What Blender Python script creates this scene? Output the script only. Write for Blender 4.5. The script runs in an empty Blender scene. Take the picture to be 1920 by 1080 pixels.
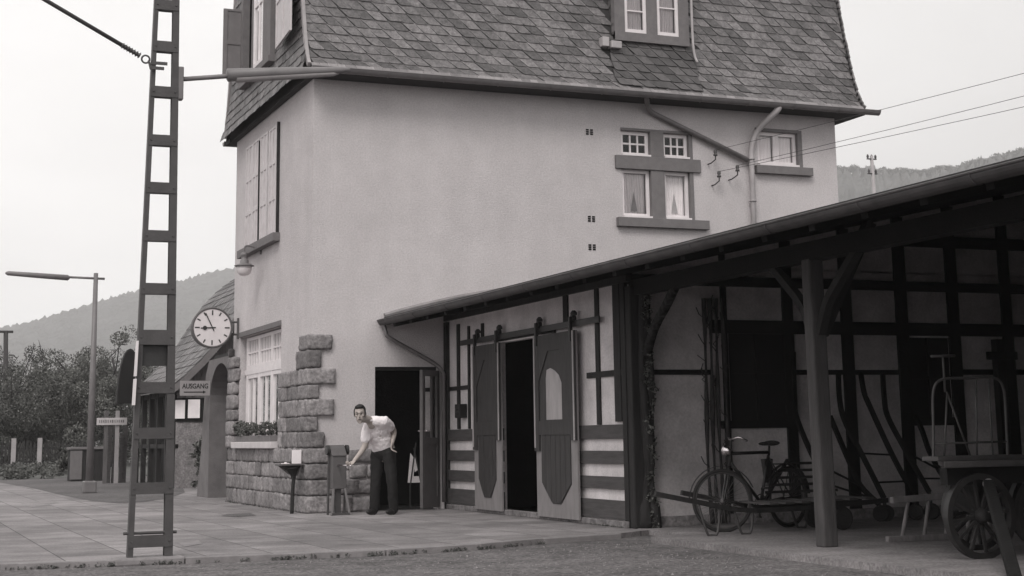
import bpy, bmesh, math, random
import numpy as np
from mathutils import Vector, Matrix
R = math.radians
random.seed(7); rng = np.random.default_rng(7)
sc = bpy.context.scene
COL = sc.collection

# ---------------------------------------------------------------- camera
FPX, CX, CY = 2887.09, 998.73, 302.86
CAM = Vector((-6.0213, -22.3146, 1.05))
RV = Vector((0.92108868, -0.38901954, -0.01610736)); UV = Vector((-0.05368568, -0.16786945, 0.98434633)); FV = Vector((0.38563389, 0.90580553, 0.17550742))
cam = bpy.data.objects.new('camera', bpy.data.cameras.new('camera')); COL.objects.link(cam)
cam.matrix_world = Matrix(((RV.x, UV.x, -FV.x, CAM.x), (RV.y, UV.y, -FV.y, CAM.y), (RV.z, UV.z, -FV.z, CAM.z), (0, 0, 0, 1)))
cam.data.sensor_width = 36; cam.data.lens = FPX / 1920 * 36
cam.data.shift_x = (960 - CX) / 1920; cam.data.shift_y = -(540 - CY) / 1920
cam.data.clip_end = 6000; cam.data.clip_start = .1
sc.camera = cam

# ---------------------------------------------------------------- world, sun, exposure
SUN_EL, SUN_AZ = R(48), R(215)          # azimuth from +Y clockwise: soft light from behind left of the camera
w = bpy.data.worlds.new("World"); sc.world = w; w.use_nodes = True
nt = w.node_tree; nt.nodes.clear()
out = nt.nodes.new('ShaderNodeOutputWorld'); bg = nt.nodes.new('ShaderNodeBackground')
sky = nt.nodes.new('ShaderNodeTexSky'); sky.sky_type = 'NISHITA'; sky.sun_disc = False
sky.sun_elevation = SUN_EL; sky.sun_rotation = SUN_AZ; sky.dust_density = 4
bw = nt.nodes.new('ShaderNodeRGBToBW'); nt.links.new(sky.outputs[0], bw.inputs[0])
tc = nt.nodes.new('ShaderNodeTexCoord')
nz = nt.nodes.new('ShaderNodeTexNoise'); nz.inputs['Scale'].default_value = 1.6; nz.inputs['Detail'].default_value = 5
mp = nt.nodes.new('ShaderNodeMapping'); mp.inputs['Scale'].default_value = (1, 1, 2.6)
nt.links.new(tc.outputs['Generated'], mp.inputs[0]); nt.links.new(mp.outputs[0], nz.inputs['Vector'])
mr = nt.nodes.new('ShaderNodeMapRange'); mr.inputs['From Min'].default_value = .3; mr.inputs['From Max'].default_value = .7
mr.inputs['To Min'].default_value = 5.9; mr.inputs['To Max'].default_value = 8.8
nt.links.new(nz.outputs[0], mr.inputs[0])
sx = nt.nodes.new('ShaderNodeSeparateXYZ'); nt.links.new(tc.outputs['Generated'], sx.inputs[0])
# cloud deck: a little duller towards the right hand (east) side, as the real overcast was
dm = nt.nodes.new('ShaderNodeMapRange'); dm.inputs['From Min'].default_value = .25; dm.inputs['From Max'].default_value = .75
dm.inputs['To Min'].default_value = 1.08; dm.inputs['To Max'].default_value = .76
nt.links.new(sx.outputs[0], dm.inputs[0])
m1 = nt.nodes.new('ShaderNodeMath'); m1.operation = 'MULTIPLY'; nt.links.new(mr.outputs[0], m1.inputs[0]); nt.links.new(dm.outputs[0], m1.inputs[1])
mx = nt.nodes.new('ShaderNodeMix'); mx.data_type = 'FLOAT'; mx.inputs[0].default_value = .90
nt.links.new(bw.outputs[0], mx.inputs[2]); nt.links.new(m1.outputs[0], mx.inputs[3])
tn = nt.nodes.new('ShaderNodeVectorMath'); tn.operation = 'SCALE'; tn.inputs[0].default_value = (1.0, .985, .975)
nt.links.new(mx.outputs[0], tn.inputs['Scale']); nt.links.new(tn.outputs[0], bg.inputs[0])
bg.inputs[1].default_value = .10
nt.links.new(bg.outputs[0], out.inputs[0])
sl = bpy.data.lights.new('sun', 'SUN'); sl.energy = 1.15; sl.angle = R(25); sl.color = (1, .97, .94)
so = bpy.data.objects.new('sun', sl); COL.objects.link(so)
sd = Vector((math.sin(SUN_AZ) * math.cos(SUN_EL), math.cos(SUN_AZ) * math.cos(SUN_EL), math.sin(SUN_EL)))
so.rotation_euler = sd.to_track_quat('Z', 'Y').to_euler(); so.location = (-10, -30, 30)
sc.view_settings.view_transform = 'Standard'; sc.view_settings.look = 'None'
sc.view_settings.exposure = .64; sc.view_settings.gamma = 1
sc.render.engine = 'CYCLES'; sc.cycles.max_bounces = 8; sc.cycles.transparent_max_bounces = 16; sc.cycles.volume_bounces = 4

# ---------------------------------------------------------------- materials
def G(v, t=(1.03, .965, .975)): return (v * t[0], v * t[1], v * t[2], 1)
def mat(name, v, rough=.85, var=.25, scale=3, bump=.25, bscale=40, stretch=(1, 1, 1), metal=0, isl=0, spec=.3, tint=(1.03, .965, .975), low=.0, bdist=.01, grain=0, streak=0, gscale=38):
    m = bpy.data.materials.new(name); m.use_nodes = True; n = m.node_tree.nodes; l = m.node_tree.links
    b = n['Principled BSDF']; b.inputs['Roughness'].default_value = rough; b.inputs['Metallic'].default_value = metal
    b.inputs['Specular IOR Level'].default_value = spec
    tc = n.new('ShaderNodeTexCoord'); mp = n.new('ShaderNodeMapping'); mp.inputs['Scale'].default_value = stretch
    l.new(tc.outputs['Object'], mp.inputs[0])
    nz = n.new('ShaderNodeTexNoise'); nz.inputs['Scale'].default_value = scale; nz.inputs['Detail'].default_value = 8; nz.inputs['Roughness'].default_value = .65
    l.new(mp.outputs[0], nz.inputs['Vector'])
    mr = n.new('ShaderNodeMapRange'); mr.inputs[1].default_value = .28; mr.inputs[2].default_value = .72
    mr.inputs[3].default_value = 1 - var; mr.inputs[4].default_value = 1 + var; l.new(nz.outputs[0], mr.inputs[0])
    last = mr.outputs[0]
    def mul(a, bsock):
        x = n.new('ShaderNodeMath'); x.operation = 'MULTIPLY'; l.new(a, x.inputs[0]); l.new(bsock, x.inputs[1]); return x.outputs[0]
    if isl:
        g = n.new('ShaderNodeNewGeometry'); r2 = n.new('ShaderNodeMapRange'); r2.inputs[3].default_value = 1 - isl; r2.inputs[4].default_value = 1 + isl
        l.new(g.outputs['Random Per Island'], r2.inputs[0]); last = mul(last, r2.outputs[0])
    if low:
        n2 = n.new('ShaderNodeTexNoise'); n2.inputs['Scale'].default_value = .35; n2.inputs['Detail'].default_value = 4; l.new(tc.outputs['Object'], n2.inputs['Vector'])
        r3 = n.new('ShaderNodeMapRange'); r3.inputs[1].default_value = .3; r3.inputs[2].default_value = .7; r3.inputs[3].default_value = 1 - low; r3.inputs[4].default_value = 1 + low
        l.new(n2.outputs[0], r3.inputs[0]); last = mul(last, r3.outputs[0])
    for amt, scl, st in ((grain, gscale, (1, 1, 1)), (streak, 1.6, (1.6, 1.6, .16))):
        if amt:
            mq = n.new('ShaderNodeMapping'); mq.inputs['Scale'].default_value = st; l.new(tc.outputs['Object'], mq.inputs[0])
            n3 = n.new('ShaderNodeTexNoise'); n3.inputs['Scale'].default_value = scl; n3.inputs['Detail'].default_value = 3; l.new(mq.outputs[0], n3.inputs['Vector'])
            r4 = n.new('ShaderNodeMapRange'); r4.inputs[1].default_value = .3; r4.inputs[2].default_value = .7; r4.inputs[3].default_value = 1 - amt; r4.inputs[4].default_value = 1 + amt
            l.new(n3.outputs[0], r4.inputs[0]); last = mul(last, r4.outputs[0])
    vm = n.new('ShaderNodeVectorMath'); vm.operation = 'SCALE'; vm.inputs[0].default_value = G(v, tint)[:3]; l.new(last, vm.inputs['Scale'])
    l.new(vm.outputs[0], b.inputs['Base Color'])
    if bump:
        nb = n.new('ShaderNodeTexNoise'); nb.inputs['Scale'].default_value = bscale; nb.inputs['Detail'].default_value = 5; l.new(mp.outputs[0], nb.inputs['Vector'])
        bp = n.new('ShaderNodeBump'); bp.inputs['Strength'].default_value = bump; bp.inputs['Distance'].default_value = bdist
        l.new(nb.outputs[0], bp.inputs['Height']); l.new(bp.outputs[0], b.inputs['Normal'])
    return m
M = {}
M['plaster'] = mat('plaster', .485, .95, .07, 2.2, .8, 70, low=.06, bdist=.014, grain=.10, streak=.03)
M['infill_shaded'] = mat('infill_shaded', .50, .95, .28, 2.0, .5, 40, low=.15, grain=.1)  # darker copy of the infill: the bay's shade is put into its colour
M['pane_reflection'] = mat('pane_reflection', .36, .35, .25, 4, .05, 20, stretch=(1, 2, .5))  # light reflection on the door pane, painted as a flat pale colour
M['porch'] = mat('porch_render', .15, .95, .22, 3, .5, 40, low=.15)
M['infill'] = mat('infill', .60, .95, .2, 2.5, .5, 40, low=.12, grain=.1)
M['zinc_dark'] = mat('zinc_dark', .075, .6, .35, 4, .2, 20, metal=.2)
M['slate'] = mat('slate', .108, .6, .5, 14, .6, 40, isl=.42, spec=.5, low=.12, grain=.2)
M['slate_edge'] = mat('slate_edge', .20, .7, .25, 9, .3, 30, isl=.25, stretch=(1, .3, .3))
M['slate_dark'] = mat('slate_dark', .07, .65, .35, 9, .4, 30, isl=.35, spec=.45)
M['roofbase'] = mat('roofbase', .03, .8)
M['zinc'] = mat('zinc', .17, .5, .2, 5, .1, 20, metal=.35, spec=.5)
M['pipe'] = mat('pipe', .36, .6, .15, 5, .1, 20)
M['trim'] = mat('trim', .15, .85, .14, 8, .3, 60)
M['board_light'] = mat('board_light', .30, .7, .15, 5, .1, 30)
M['white'] = mat('white_paint', .64, .5, .08, 6, .1, 60)
M['greyshutter'] = mat('grey_shutter', .17, .7, .12, 5, .1, 40)
M['lightshutter'] = mat('light_shutter', .50, .7, .12, 5, .1, 40)
M['curtain'] = mat('curtain', .82, .9, .1, 4, .2, 60)
M['stone'] = mat('stone', .195, .9, .4, 6, .8, 22, isl=.28, low=.12, bdist=.02, grain=.3, gscale=25)
M['timber'] = mat('timber', .022, .8, .4, 4, .5, 30, stretch=(3, 3, .5))
M['plank'] = mat('plank', .070, .8, .3, 5, .5, 30, stretch=(2, .6, 6))
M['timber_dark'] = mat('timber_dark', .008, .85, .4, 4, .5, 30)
M['post'] = mat('post_wood', .065, .8, .4, 5, .6, 30, stretch=(3, 3, .4))
M['ladderwood'] = mat('ladder_wood', .20, .8, .3, 5, .4, 30, stretch=(3, 3, .6))
M['doorlight'] = mat('door_light_paint', .21, .7, .2, 5, .2, 30, stretch=(2, 2, .5))
M['doordark'] = mat('door_dark_paint', .042, .6, .35, 6, .3, 30, stretch=(4, 4, .4))
M['dark'] = mat('dark_void', .012, .9, .2)
M['black'] = mat('black_iron', .022, .5, .3, 8, .2, 40, spec=.5)
M['steel'] = mat('mast_steel', .058, .6, .22, 6, .25, 40, spec=.4)
M['lampgrey'] = mat('lamp_grey', .14, .5, .15, 6, .1, 30, spec=.5)
M['chrome'] = mat('chrome', .7, .2, .05, 6, 0, metal=1)
M['rubber'] = mat('rubber', .03, .8, .2)
M['pave_far'] = mat('pave_far', .2)
M['concrete'] = mat('shed_concrete', .19, .95, .3, 2.5, .5, 50, low=.2, grain=.3)
M['asphalt'] = mat('asphalt', .135, .95, .35, 3, 1.0, 90, low=.22, bdist=.02, grain=.55, gscale=30)
M['asphalt2'] = mat('asphalt_patch', .095, .95, .3, 5, .6, 120, low=.2, grain=.4, gscale=30)
M['kerb'] = mat('kerb_stone', .20, .9, .25, 5, .5, 50)
M['leaf'] = mat('leaf', .12, .7, .3, 3, 0, isl=.5, tint=(1, 1, .94))
M['leafd'] = mat('leaf_dark', .085, .7, .3, 3, 0, isl=.5, tint=(1, 1, .94))
M['grass'] = mat('grass', .09, .8, .3, 3, 0, isl=.4, tint=(1, 1, .95))
M['bark'] = mat('bark', .045, .9, .3, 10, .5, 30)
M['hill'] = mat('hill_forest', .075, .95, .7, .05, .9, .05, tint=(1, .99, .97), bdist=15)
M['field'] = mat('field', .08, .95, .3, .5, .4, 3, tint=(1, 1, .95))
M['skin'] = mat('skin', .34, .6, .08, 10, .1, 60, tint=(1.1, .97, .9))
M['hair'] = mat('hair', .018, .6, .3, 20, .5, 80)
M['shirt'] = mat('shirt', .80, .85, .03, 6, .4, 14)
M['trouser'] = mat('trouser', .016, .85, .2, 6, .35, 14)
M['shoe'] = mat('shoe', .02, .4, .2)
M['paper'] = mat('paper', .75, .8, .05)
M['bulb'] = mat('milk_glass', .6, .25, .05, bump=0)
M['flower'] = mat('flower', .5, .7, .2, isl=.3)
M['greybox'] = mat('grey_box', .095, .6, .15, 6, .15, 40)
M['hutwood'] = mat('hut_wood', .11, .85, .3, 5, .5, 30, stretch=(5, 5, .5))
M['porcelain'] = mat('porcelain', .06, .3, .1, bump=0)
def glass():
    m = bpy.data.materials.new('glass'); m.use_nodes = True; n = m.node_tree.nodes; l = m.node_tree.links; n.clear()
    o = n.new('ShaderNodeOutputMaterial'); t = n.new('ShaderNodeBsdfTransparent'); t.inputs[0].default_value = (.9, .9, .9, 1)
    g = n.new('ShaderNodeBsdfGlossy'); g.inputs['Roughness'].default_value = .04
    f = n.new('ShaderNodeFresnel'); f.inputs[0].default_value = 1.5; x = n.new('ShaderNodeMixShader')
    l.new(f.outputs[0], x.inputs[0]); l.new(t.outputs[0], x.inputs[1]); l.new(g.outputs[0], x.inputs[2]); l.new(x.outputs[0], o.inputs[0])
    return m
M['glass'] = glass()
def paving():
    m = mat('paving', .23, .93, .3, 2.2, .5, 60, low=.28, grain=.2)
    n = m.node_tree.nodes; l = m.node_tree.links; b = n['Principled BSDF']
    br = n.new('ShaderNodeTexBrick'); br.inputs['Scale'].default_value = 1; br.inputs['Brick Width'].default_value = .62; br.inputs['Row Height'].default_value = .62
    br.inputs['Mortar Size'].default_value = .010; br.inputs['Mortar Smooth'].default_value = .6; br.inputs['Color1'].default_value = (1, 1, 1, 1); br.inputs['Color2'].default_value = (.72, .72, .72, 1)
    br.inputs['Mortar'].default_value = (.30, .30, .30, 1); br.offset = 0.5
    tc = n.new('ShaderNodeTexCoord'); mp = n.new('ShaderNodeMapping'); mp.inputs['Rotation'].default_value = (0, 0, R(90))
    l.new(tc.outputs['Object'], mp.inputs[0]); l.new(mp.outputs[0], br.inputs[0])
    old = b.inputs['Base Color'].links[0].from_socket
    vm = n.new('ShaderNodeVectorMath'); vm.operation = 'MULTIPLY'; l.new(old, vm.inputs[0]); l.new(br.outputs['Color'], vm.inputs[1]); l.new(vm.outputs[0], b.inputs['Base Color'])
    return m
M['paving'] = paving()

# ---------------------------------------------------------------- helpers
def at(px, py, axis, val):                            # where a sight line of the photo meets a known plane of the place
    d = (RV * (px - CX) / FPX - UV * (py - CY) / FPX + FV); i = 'xyz'.index(axis); return CAM + d * ((val - CAM[i]) / d[i])
def tag(o, label=None, cat=None, group=None, kind=None):
    if label: o['label'] = label
    if cat: o['category'] = cat
    if group: o['group'] = group
    if kind: o['kind'] = kind
    return o
def thing(name, loc, label, cat, group=None):
    o = bpy.data.objects.new(name, None); o.empty_display_size = .2; COL.objects.link(o); o.location = loc
    o['org'] = 0; ORG[o] = Vector(loc); del o['org']
    return tag(o, label, cat, group)
ORG = {}
def copy_tree(o, parent=None):
    c = o.copy(); COL.objects.link(c); c.parent = parent
    if o in ORG: ORG[c] = ORG[o].copy()
    for ch in [x for x in bpy.data.objects if x.parent == o and x != c]: copy_tree(ch, c)
    return c
class MB:
    def __init__(s): s.v = []; s.f = []
    def add(s, vs, fs):
        o = len(s.v); s.v += [Vector(v) for v in vs]; s.f += [tuple(i + o for i in f) for f in fs]; return s
    def box(s, a, b):
        x0, y0, z0 = [min(a[i], b[i]) for i in range(3)]; x1, y1, z1 = [max(a[i], b[i]) for i in range(3)]
        return s.add([(x0, y0, z0), (x1, y0, z0), (x1, y1, z0), (x0, y1, z0), (x0, y0, z1), (x1, y0, z1), (x1, y1, z1), (x0, y1, z1)],
                     [(0, 3, 2, 1), (4, 5, 6, 7), (0, 1, 5, 4), (1, 2, 6, 5), (2, 3, 7, 6), (3, 0, 4, 7)])
    def bar(s, p, q, w, h, up=(0, 0, 1)):          # rectangular beam from p to q
        p = Vector(p); q = Vector(q); d = (q - p).normalized(); up = Vector(up)
        if abs(d.dot(up)) > .98: up = Vector((0, 1, 0))
        a = d.cross(up).normalized() * (w / 2); b = a.cross(d).normalized() * (h / 2)
        vs = [p - a - b, p + a - b, p + a + b, p - a + b, q - a - b, q + a - b, q + a + b, q - a + b]
        return s.add(vs, [(0, 1, 2, 3), (7, 6, 5, 4), (0, 4, 5, 1), (1, 5, 6, 2), (2, 6, 7, 3), (3, 7, 4, 0)])
    def tube(s, pts, rad, n=10, cap=True):
        pts = [Vector(p) for p in pts]; rads = rad if isinstance(rad, (list, tuple)) else [rad] * len(pts)
        o = len(s.v); prev = None
        for i, p in enumerate(pts):
            d = (pts[min(i + 1, len(pts) - 1)] - pts[max(i - 1, 0)]).normalized()
            if prev is None: a = d.orthogonal().normalized()
            else: a = (prev - d * prev.dot(d)).normalized()
            prev = a; b = d.cross(a)
            for k in range(n):
                t = 2 * math.pi * k / n; s.v.append(p + (a * math.cos(t) + b * math.sin(t)) * rads[i])
        for i in range(len(pts) - 1):
            for k in range(n):
                k2 = (k + 1) % n; s.f.append((o + i * n + k, o + i * n + k2, o + (i + 1) * n + k2, o + (i + 1) * n + k))
        if cap: s.f.append(tuple(o + k for k in range(n))[::-1]); e = o + (len(pts) - 1) * n; s.f.append(tuple(e + k for k in range(n)))
        return s
    def lathe(s, c, ax, prof, n=24):                # prof: (t along ax, r)
        ax = Vector(ax).normalized(); c = Vector(c); a = ax.orthogonal().normalized(); b = ax.cross(a); o = len(s.v)
        for t, r in prof:
            for k in range(n):
                th = 2 * math.pi * k / n; s.v.append(c + ax * t + (a * math.cos(th) + b * math.sin(th)) * r)
        for i in range(len(prof) - 1):
            for k in range(n):
                k2 = (k + 1) % n; s.f.append((o + i * n + k, o + i * n + k2, o + (i + 1) * n + k2, o + (i + 1) * n + k))
        s.f.append(tuple(o + k for k in range(n))[::-1]); e = o + (len(prof) - 1) * n; s.f.append(tuple(e + k for k in range(n)))
        return s
    def torus(s, c, ax, R0, r, n=40, m=8):
        ax = Vector(ax).normalized(); c = Vector(c); a = ax.orthogonal().normalized(); b = ax.cross(a); o = len(s.v)
        for i in range(n):
            t = 2 * math.pi * i / n; d = a * math.cos(t) + b * math.sin(t)
            for k in range(m):
                u = 2 * math.pi * k / m; s.v.append(c + d * (R0 + r * math.cos(u)) + ax * r * math.sin(u))
        for i in range(n):
            for k in range(m):
                i2 = (i + 1) % n; k2 = (k + 1) % m; s.f.append((o + i * m + k, o + i2 * m + k, o + i2 * m + k2, o + i * m + k2))
        return s
    def prism(s, poly, ext):                        # planar polygon extruded by vector
        n = len(poly); e = Vector(ext); vs = [Vector(p) for p in poly] + [Vector(p) + e for p in poly]
        return s.add(vs, [tuple(range(n))[::-1], tuple(range(n, 2 * n))] + [(i, (i + 1) % n, n + (i + 1) % n, n + i) for i in range(n)])
    def rock(s, a, b, r=.04, n=5, j=.008):          # rounded, rough block
        a = Vector([min(a[i], b[i]) for i in range(3)]) if 0 else Vector(a); b = Vector(b); lo = Vector([min(a[i], b[i]) for i in range(3)]); hi = Vector([max(a[i], b[i]) for i in range(3)])
        r = min(r, min(hi - lo) / 2.05); bm = bmesh.new(); bmesh.ops.create_cube(bm, size=1)
        bmesh.ops.subdivide_edges(bm, edges=bm.edges[:], cuts=n, use_grid_fill=True)
        o = len(s.v); ph = random.random() * 50
        for v in bm.verts:
            p = Vector([lo[i] + (v.co[i] + .5) * (hi[i] - lo[i]) for i in range(3)])
            q = Vector([min(max(p[i], lo[i] + r), hi[i] - r) for i in range(3)]); d = p - q
            if d.length > 0: p = q + d.normalized() * r * (1 + 0)
            nzv = math.sin(p.x * 23 + ph) * math.cos(p.z * 27 + ph * 2) * math.sin(p.y * 21 + ph) + .5 * math.sin(p.x * 61 + p.z * 47 + ph) * math.cos(p.y * 55 - p.z * 30)
            ctr = (lo + hi) / 2; p += (p - ctr).normalized() * (nzv * j * 2 + random.uniform(-j, j))
            s.v.append(p)
        for f in bm.faces: s.f.append(tuple(o + v.index for v in f.verts))
        bm.free(); return s
    def build(s, name, m, parent=None, smooth=False, loc=None, bevel=0, label=None):
        org = Vector((0, 0, 0))
        if parent is not None:
            q = parent
            while q.parent is not None: q = q.parent
            org = ORG[q]
        elif loc is not None: org = Vector(loc)
        me = bpy.data.meshes.new(name); me.from_pydata([tuple(v - org) for v in s.v], [], s.f); me.validate(); me.update()
        if isinstance(m, str): m = M[m]
        me.materials.append(m)
        if smooth: me.polygons.foreach_set('use_smooth', [True] * len(me.polygons))
        bm = bmesh.new(); bm.from_mesh(me); bmesh.ops.recalc_face_normals(bm, faces=bm.faces[:]); bm.to_mesh(me); bm.free()
        o = bpy.data.objects.new(name, me); COL.objects.link(o)
        if parent is not None: o.parent = parent
        else: o.location = org; ORG[o] = org
        if bevel:
            b = o.modifiers.new('bevel', 'BEVEL'); b.width = bevel; b.segments = 2; b.limit_method = 'ANGLE'; b.harden_normals = False
        if label: o['label'] = label
        return o
class Fr:                                           # local frame on a wall: u along, z up, d outward
    def __init__(s, o, a, n): s.o = Vector(o); s.a = Vector(a); s.n = Vector(n)
    def p(s, u, z, d=0): return s.o + s.a * u + Vector((0, 0, z)) + s.n * d
    def box(s, mb, u0, u1, z0, z1, d0, d1):
        q = [s.p(u, z, d) for d in (d0, d1) for z in (z0, z1) for u in (u0, u1)]
        return mb.add(q, [(0, 1, 3, 2), (4, 6, 7, 5), (0, 4, 5, 1), (2, 3, 7, 6), (0, 2, 6, 4), (1, 5, 7, 3)])
def wallgrid(mb, fr, u0, u1, z0, z1, holes, depth=.2, edge=False):
    us = sorted(set([u0, u1] + [h[i] for h in holes for i in (0, 1)])); zs = sorted(set([z0, z1] + [h[i] for h in holes for i in (2, 3)]))
    for i in range(len(us) - 1):
        for k in range(len(zs) - 1):
            uc = (us[i] + us[i + 1]) / 2; zc = (zs[k] + zs[k + 1]) / 2
            if any(h[0] < uc < h[1] and h[2] < zc < h[3] for h in holes): continue
            for d in (0, -depth):
                mb.add([fr.p(us[i], zs[k], d), fr.p(us[i + 1], zs[k], d), fr.p(us[i + 1], zs[k + 1], d), fr.p(us[i], zs[k + 1], d)], [(0, 1, 2, 3)])
    for h in holes + ([(u0, u1, z0, z1)] if edge else []):
        a, b, c, d = h[:4]
        for (p, q) in (((a, c), (b, c)), ((b, c), (b, d)), ((b, d), (a, d)), ((a, d), (a, c))):
            mb.add([fr.p(*p, 0), fr.p(*q, 0), fr.p(*q, -depth), fr.p(*p, -depth)], [(0, 1, 2, 3)])
def curtain(fr, u0, u1, z0, z1, d, parent, part=None, waves=9):
    mb = MB(); n = 48; pts = []
    for z in (z0, z1):
        for i in range(n + 1):
            t = i / n; uu = u0 + (u1 - u0) * t
            pts.append(fr.p(uu, z, d + .012 * math.sin(t * waves * 6.28) + .004 * math.sin(t * 31)))
    mb.add(pts, [(i, i + 1, n + 2 + i, n + 1 + i) for i in range(n)])
    return mb.build('curtain', 'curtain', parent, smooth=True)
def sash(fr, u0, u1, z0, z1, d, cols, rows, parent, border=.055, bars=.022, cur=True, name='window', m='white', label=None, darkback=True):
    mb = MB()
    for a in ((u0, u0 + border, z0, z1), (u1 - border, u1, z0, z1), (u0 + border, u1 - border, z0, z0 + border * 1.2), (u0 + border, u1 - border, z1 - border, z1)):
        fr.box(mb, *a, d, d + .05)
    iu0, iu1, iz0, iz1 = u0 + border, u1 - border, z0 + border * 1.2, z1 - border
    for c in range(1, cols):
        x = iu0 + (iu1 - iu0) * c / cols; fr.box(mb, x - bars / 2, x + bars / 2, iz0, iz1, d + .008, d + .042)
    for r_ in range(1, rows):
        z = iz0 + (iz1 - iz0) * r_ / rows; fr.box(mb, iu0, iu1, z - bars / 2, z + bars / 2, d + .010, d + .040)
    w_ = mb.build(name, m, parent, label=label)
    g = MB(); g.add([fr.p(iu0, iz0, d + .02), fr.p(iu1, iz0, d + .02), fr.p(iu1, iz1, d + .02), fr.p(iu0, iz1, d + .02)], [(0, 1, 2, 3)]); g.build('pane', 'glass', w_)
    if cur: curtain(fr, iu0, iu1, iz0, iz1, d - .03, w_)
    return w_
def text(s, fr, u, z, d, size, m, parent, name='lettering', ext=.002, sxs=1.0):
    c = bpy.data.curves.new(name, 'FONT'); c.body = s; c.size = size; c.align_x = 'CENTER'; c.align_y = 'CENTER'; c.extrude = ext; c.offset = size * .018
    t = bpy.data.objects.new('t', c); COL.objects.link(t); bpy.context.view_layer.update()
    me = bpy.data.meshes.new_from_object(t.evaluated_get(bpy.context.evaluated_depsgraph_get())); bpy.data.objects.remove(t)
    q = parent
    while q.parent is not None: q = q.parent
    for v in me.vertices: v.co = fr.p(u + v.co.x * sxs, z + v.co.y, d + v.co.z) - ORG[q]
    me.materials.clear(); me.materials.append(M[m]); me.name = name
    o = bpy.data.objects.new(name, me); COL.objects.link(o); o.parent = parent; return o
def smoothpath(pts, n=8):
    pts = [Vector(p) for p in pts]; res = []
    for i in range(len(pts) - 1):
        p0 = pts[max(i - 1, 0)]; p1 = pts[i]; p2 = pts[i + 1]; p3 = pts[min(i + 2, len(pts) - 1)]
        for k in range(n):
            t = k / n; res.append(.5 * ((2 * p1) + (p2 - p0) * t + (2 * p0 - 5 * p1 + 4 * p2 - p3) * t * t + (3 * p1 - p0 - 3 * p2 + p3) * t ** 3))
    res.append(pts[-1]); return res

# ================================================================ SETTING
def sheet(name, poly, z, m, thick=0, label=None):
    mb = MB()
    if thick: mb.prism([(x, y, z - thick) for x, y in poly], (0, 0, thick))
    else: mb.add([(x, y, z) for x, y in poly], [tuple(range(len(poly)))])
    o = mb.build(name, m); return tag(o, kind='structure', label=label)
# ground: one sheet, fine near the camera
mb = MB(); g = [-3000, -600, -150, -60, -30, -14, -12, -9, -6, -3, 0, 3, 6, 9, 14, 30, 60, 150, 600, 3000]
for y in g:
    for x in g: mb.v.append(Vector((x, y, -.055)))
n_ = len(g); mb.f = [(j * n_ + i, j * n_ + i + 1, (j + 1) * n_ + i + 1, (j + 1) * n_ + i) for j in range(n_ - 1) for i in range(n_ - 1)]
tag(mb.build('ground', 'asphalt'), kind='structure')
edge = [(-14, -6.9), (-4.9, -7.34), (-3.75, -7.52), (-3.3, -7.56), (-1.42, -7.71), (-.4, -7.52), (.45, -7.15), (1.47, -6.92), (2.0, -6.6)]
sheet('platform_paving', edge + [(2.0, 5.9), (2.0, 60), (-14, 60)], 0, 'paving', .3)
# kerb stones edging the paving
kb = MB()
for (x0, y0), (x1, y1) in zip(edge[:-2], edge[1:-1]):
    L = math.hypot(x1 - x0, y1 - y0); k = max(1, int(L / 1.0))
    for i in range(k):
        a = i / k; b = (i + 1) / k - .012 / L
        kb.bar((x0 + (x1 - x0) * a, y0 + (y1 - y0) * a - .03, -.06), (x0 + (x1 - x0) * b, y0 + (y1 - y0) * b - .03, -.06), .09, .128 + random.uniform(-.006, .006))
tag(kb.build('kerb', 'kerb', bevel=.008), kind='structure')
sheet('asphalt_patch', [(-14, 25), (-2.63, 24.31), (-2.36, 17.8), (-2.33, 11.0), (-2.22, 7.6), (-1.95, 6.1), (-1.5, 6.3), (-.9, 7.6), (-.45, 9.0), (.1, 11), (.6, 14), (1.9, 21), (1.9, 59.9), (-14, 59.9)], .004, 'asphalt2')
sheet('patch_pale', [(at(x, y, 'z', 0).x, at(x, y, 'z', 0).y) for x, y in ((38, 944), (92, 938), (112, 943), (60, 952))], .004, 'concrete')
sheet('patch_dark', [(at(x, y, 'z', 0).x, at(x, y, 'z', 0).y) for x, y in ((425, 964), (470, 962), (480, 967), (440, 970), (415, 968))], .004, 'asphalt2')
sheet('patch_worn', [(at(x, y, 'z', 0).x, at(x, y, 'z', 0).y) for x, y in ((335, 1018), (372, 1014), (380, 1020), (345, 1026))], .004, 'kerb')
sheet('shed_floor', [(1.45, -7.72), (1.40, -12), (1.36, -20), (9.5, -20), (9.5, -6.0), (2.0, -6.0), (2.0, -7.4)], .006, 'concrete', .2)
sheet('meadow', [(-14.2, 27), (-2.5, 27.2), (.6, 29), (60, 30), (60, 200), (-120, 200), (-120, 27)], .008, 'field')

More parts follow.
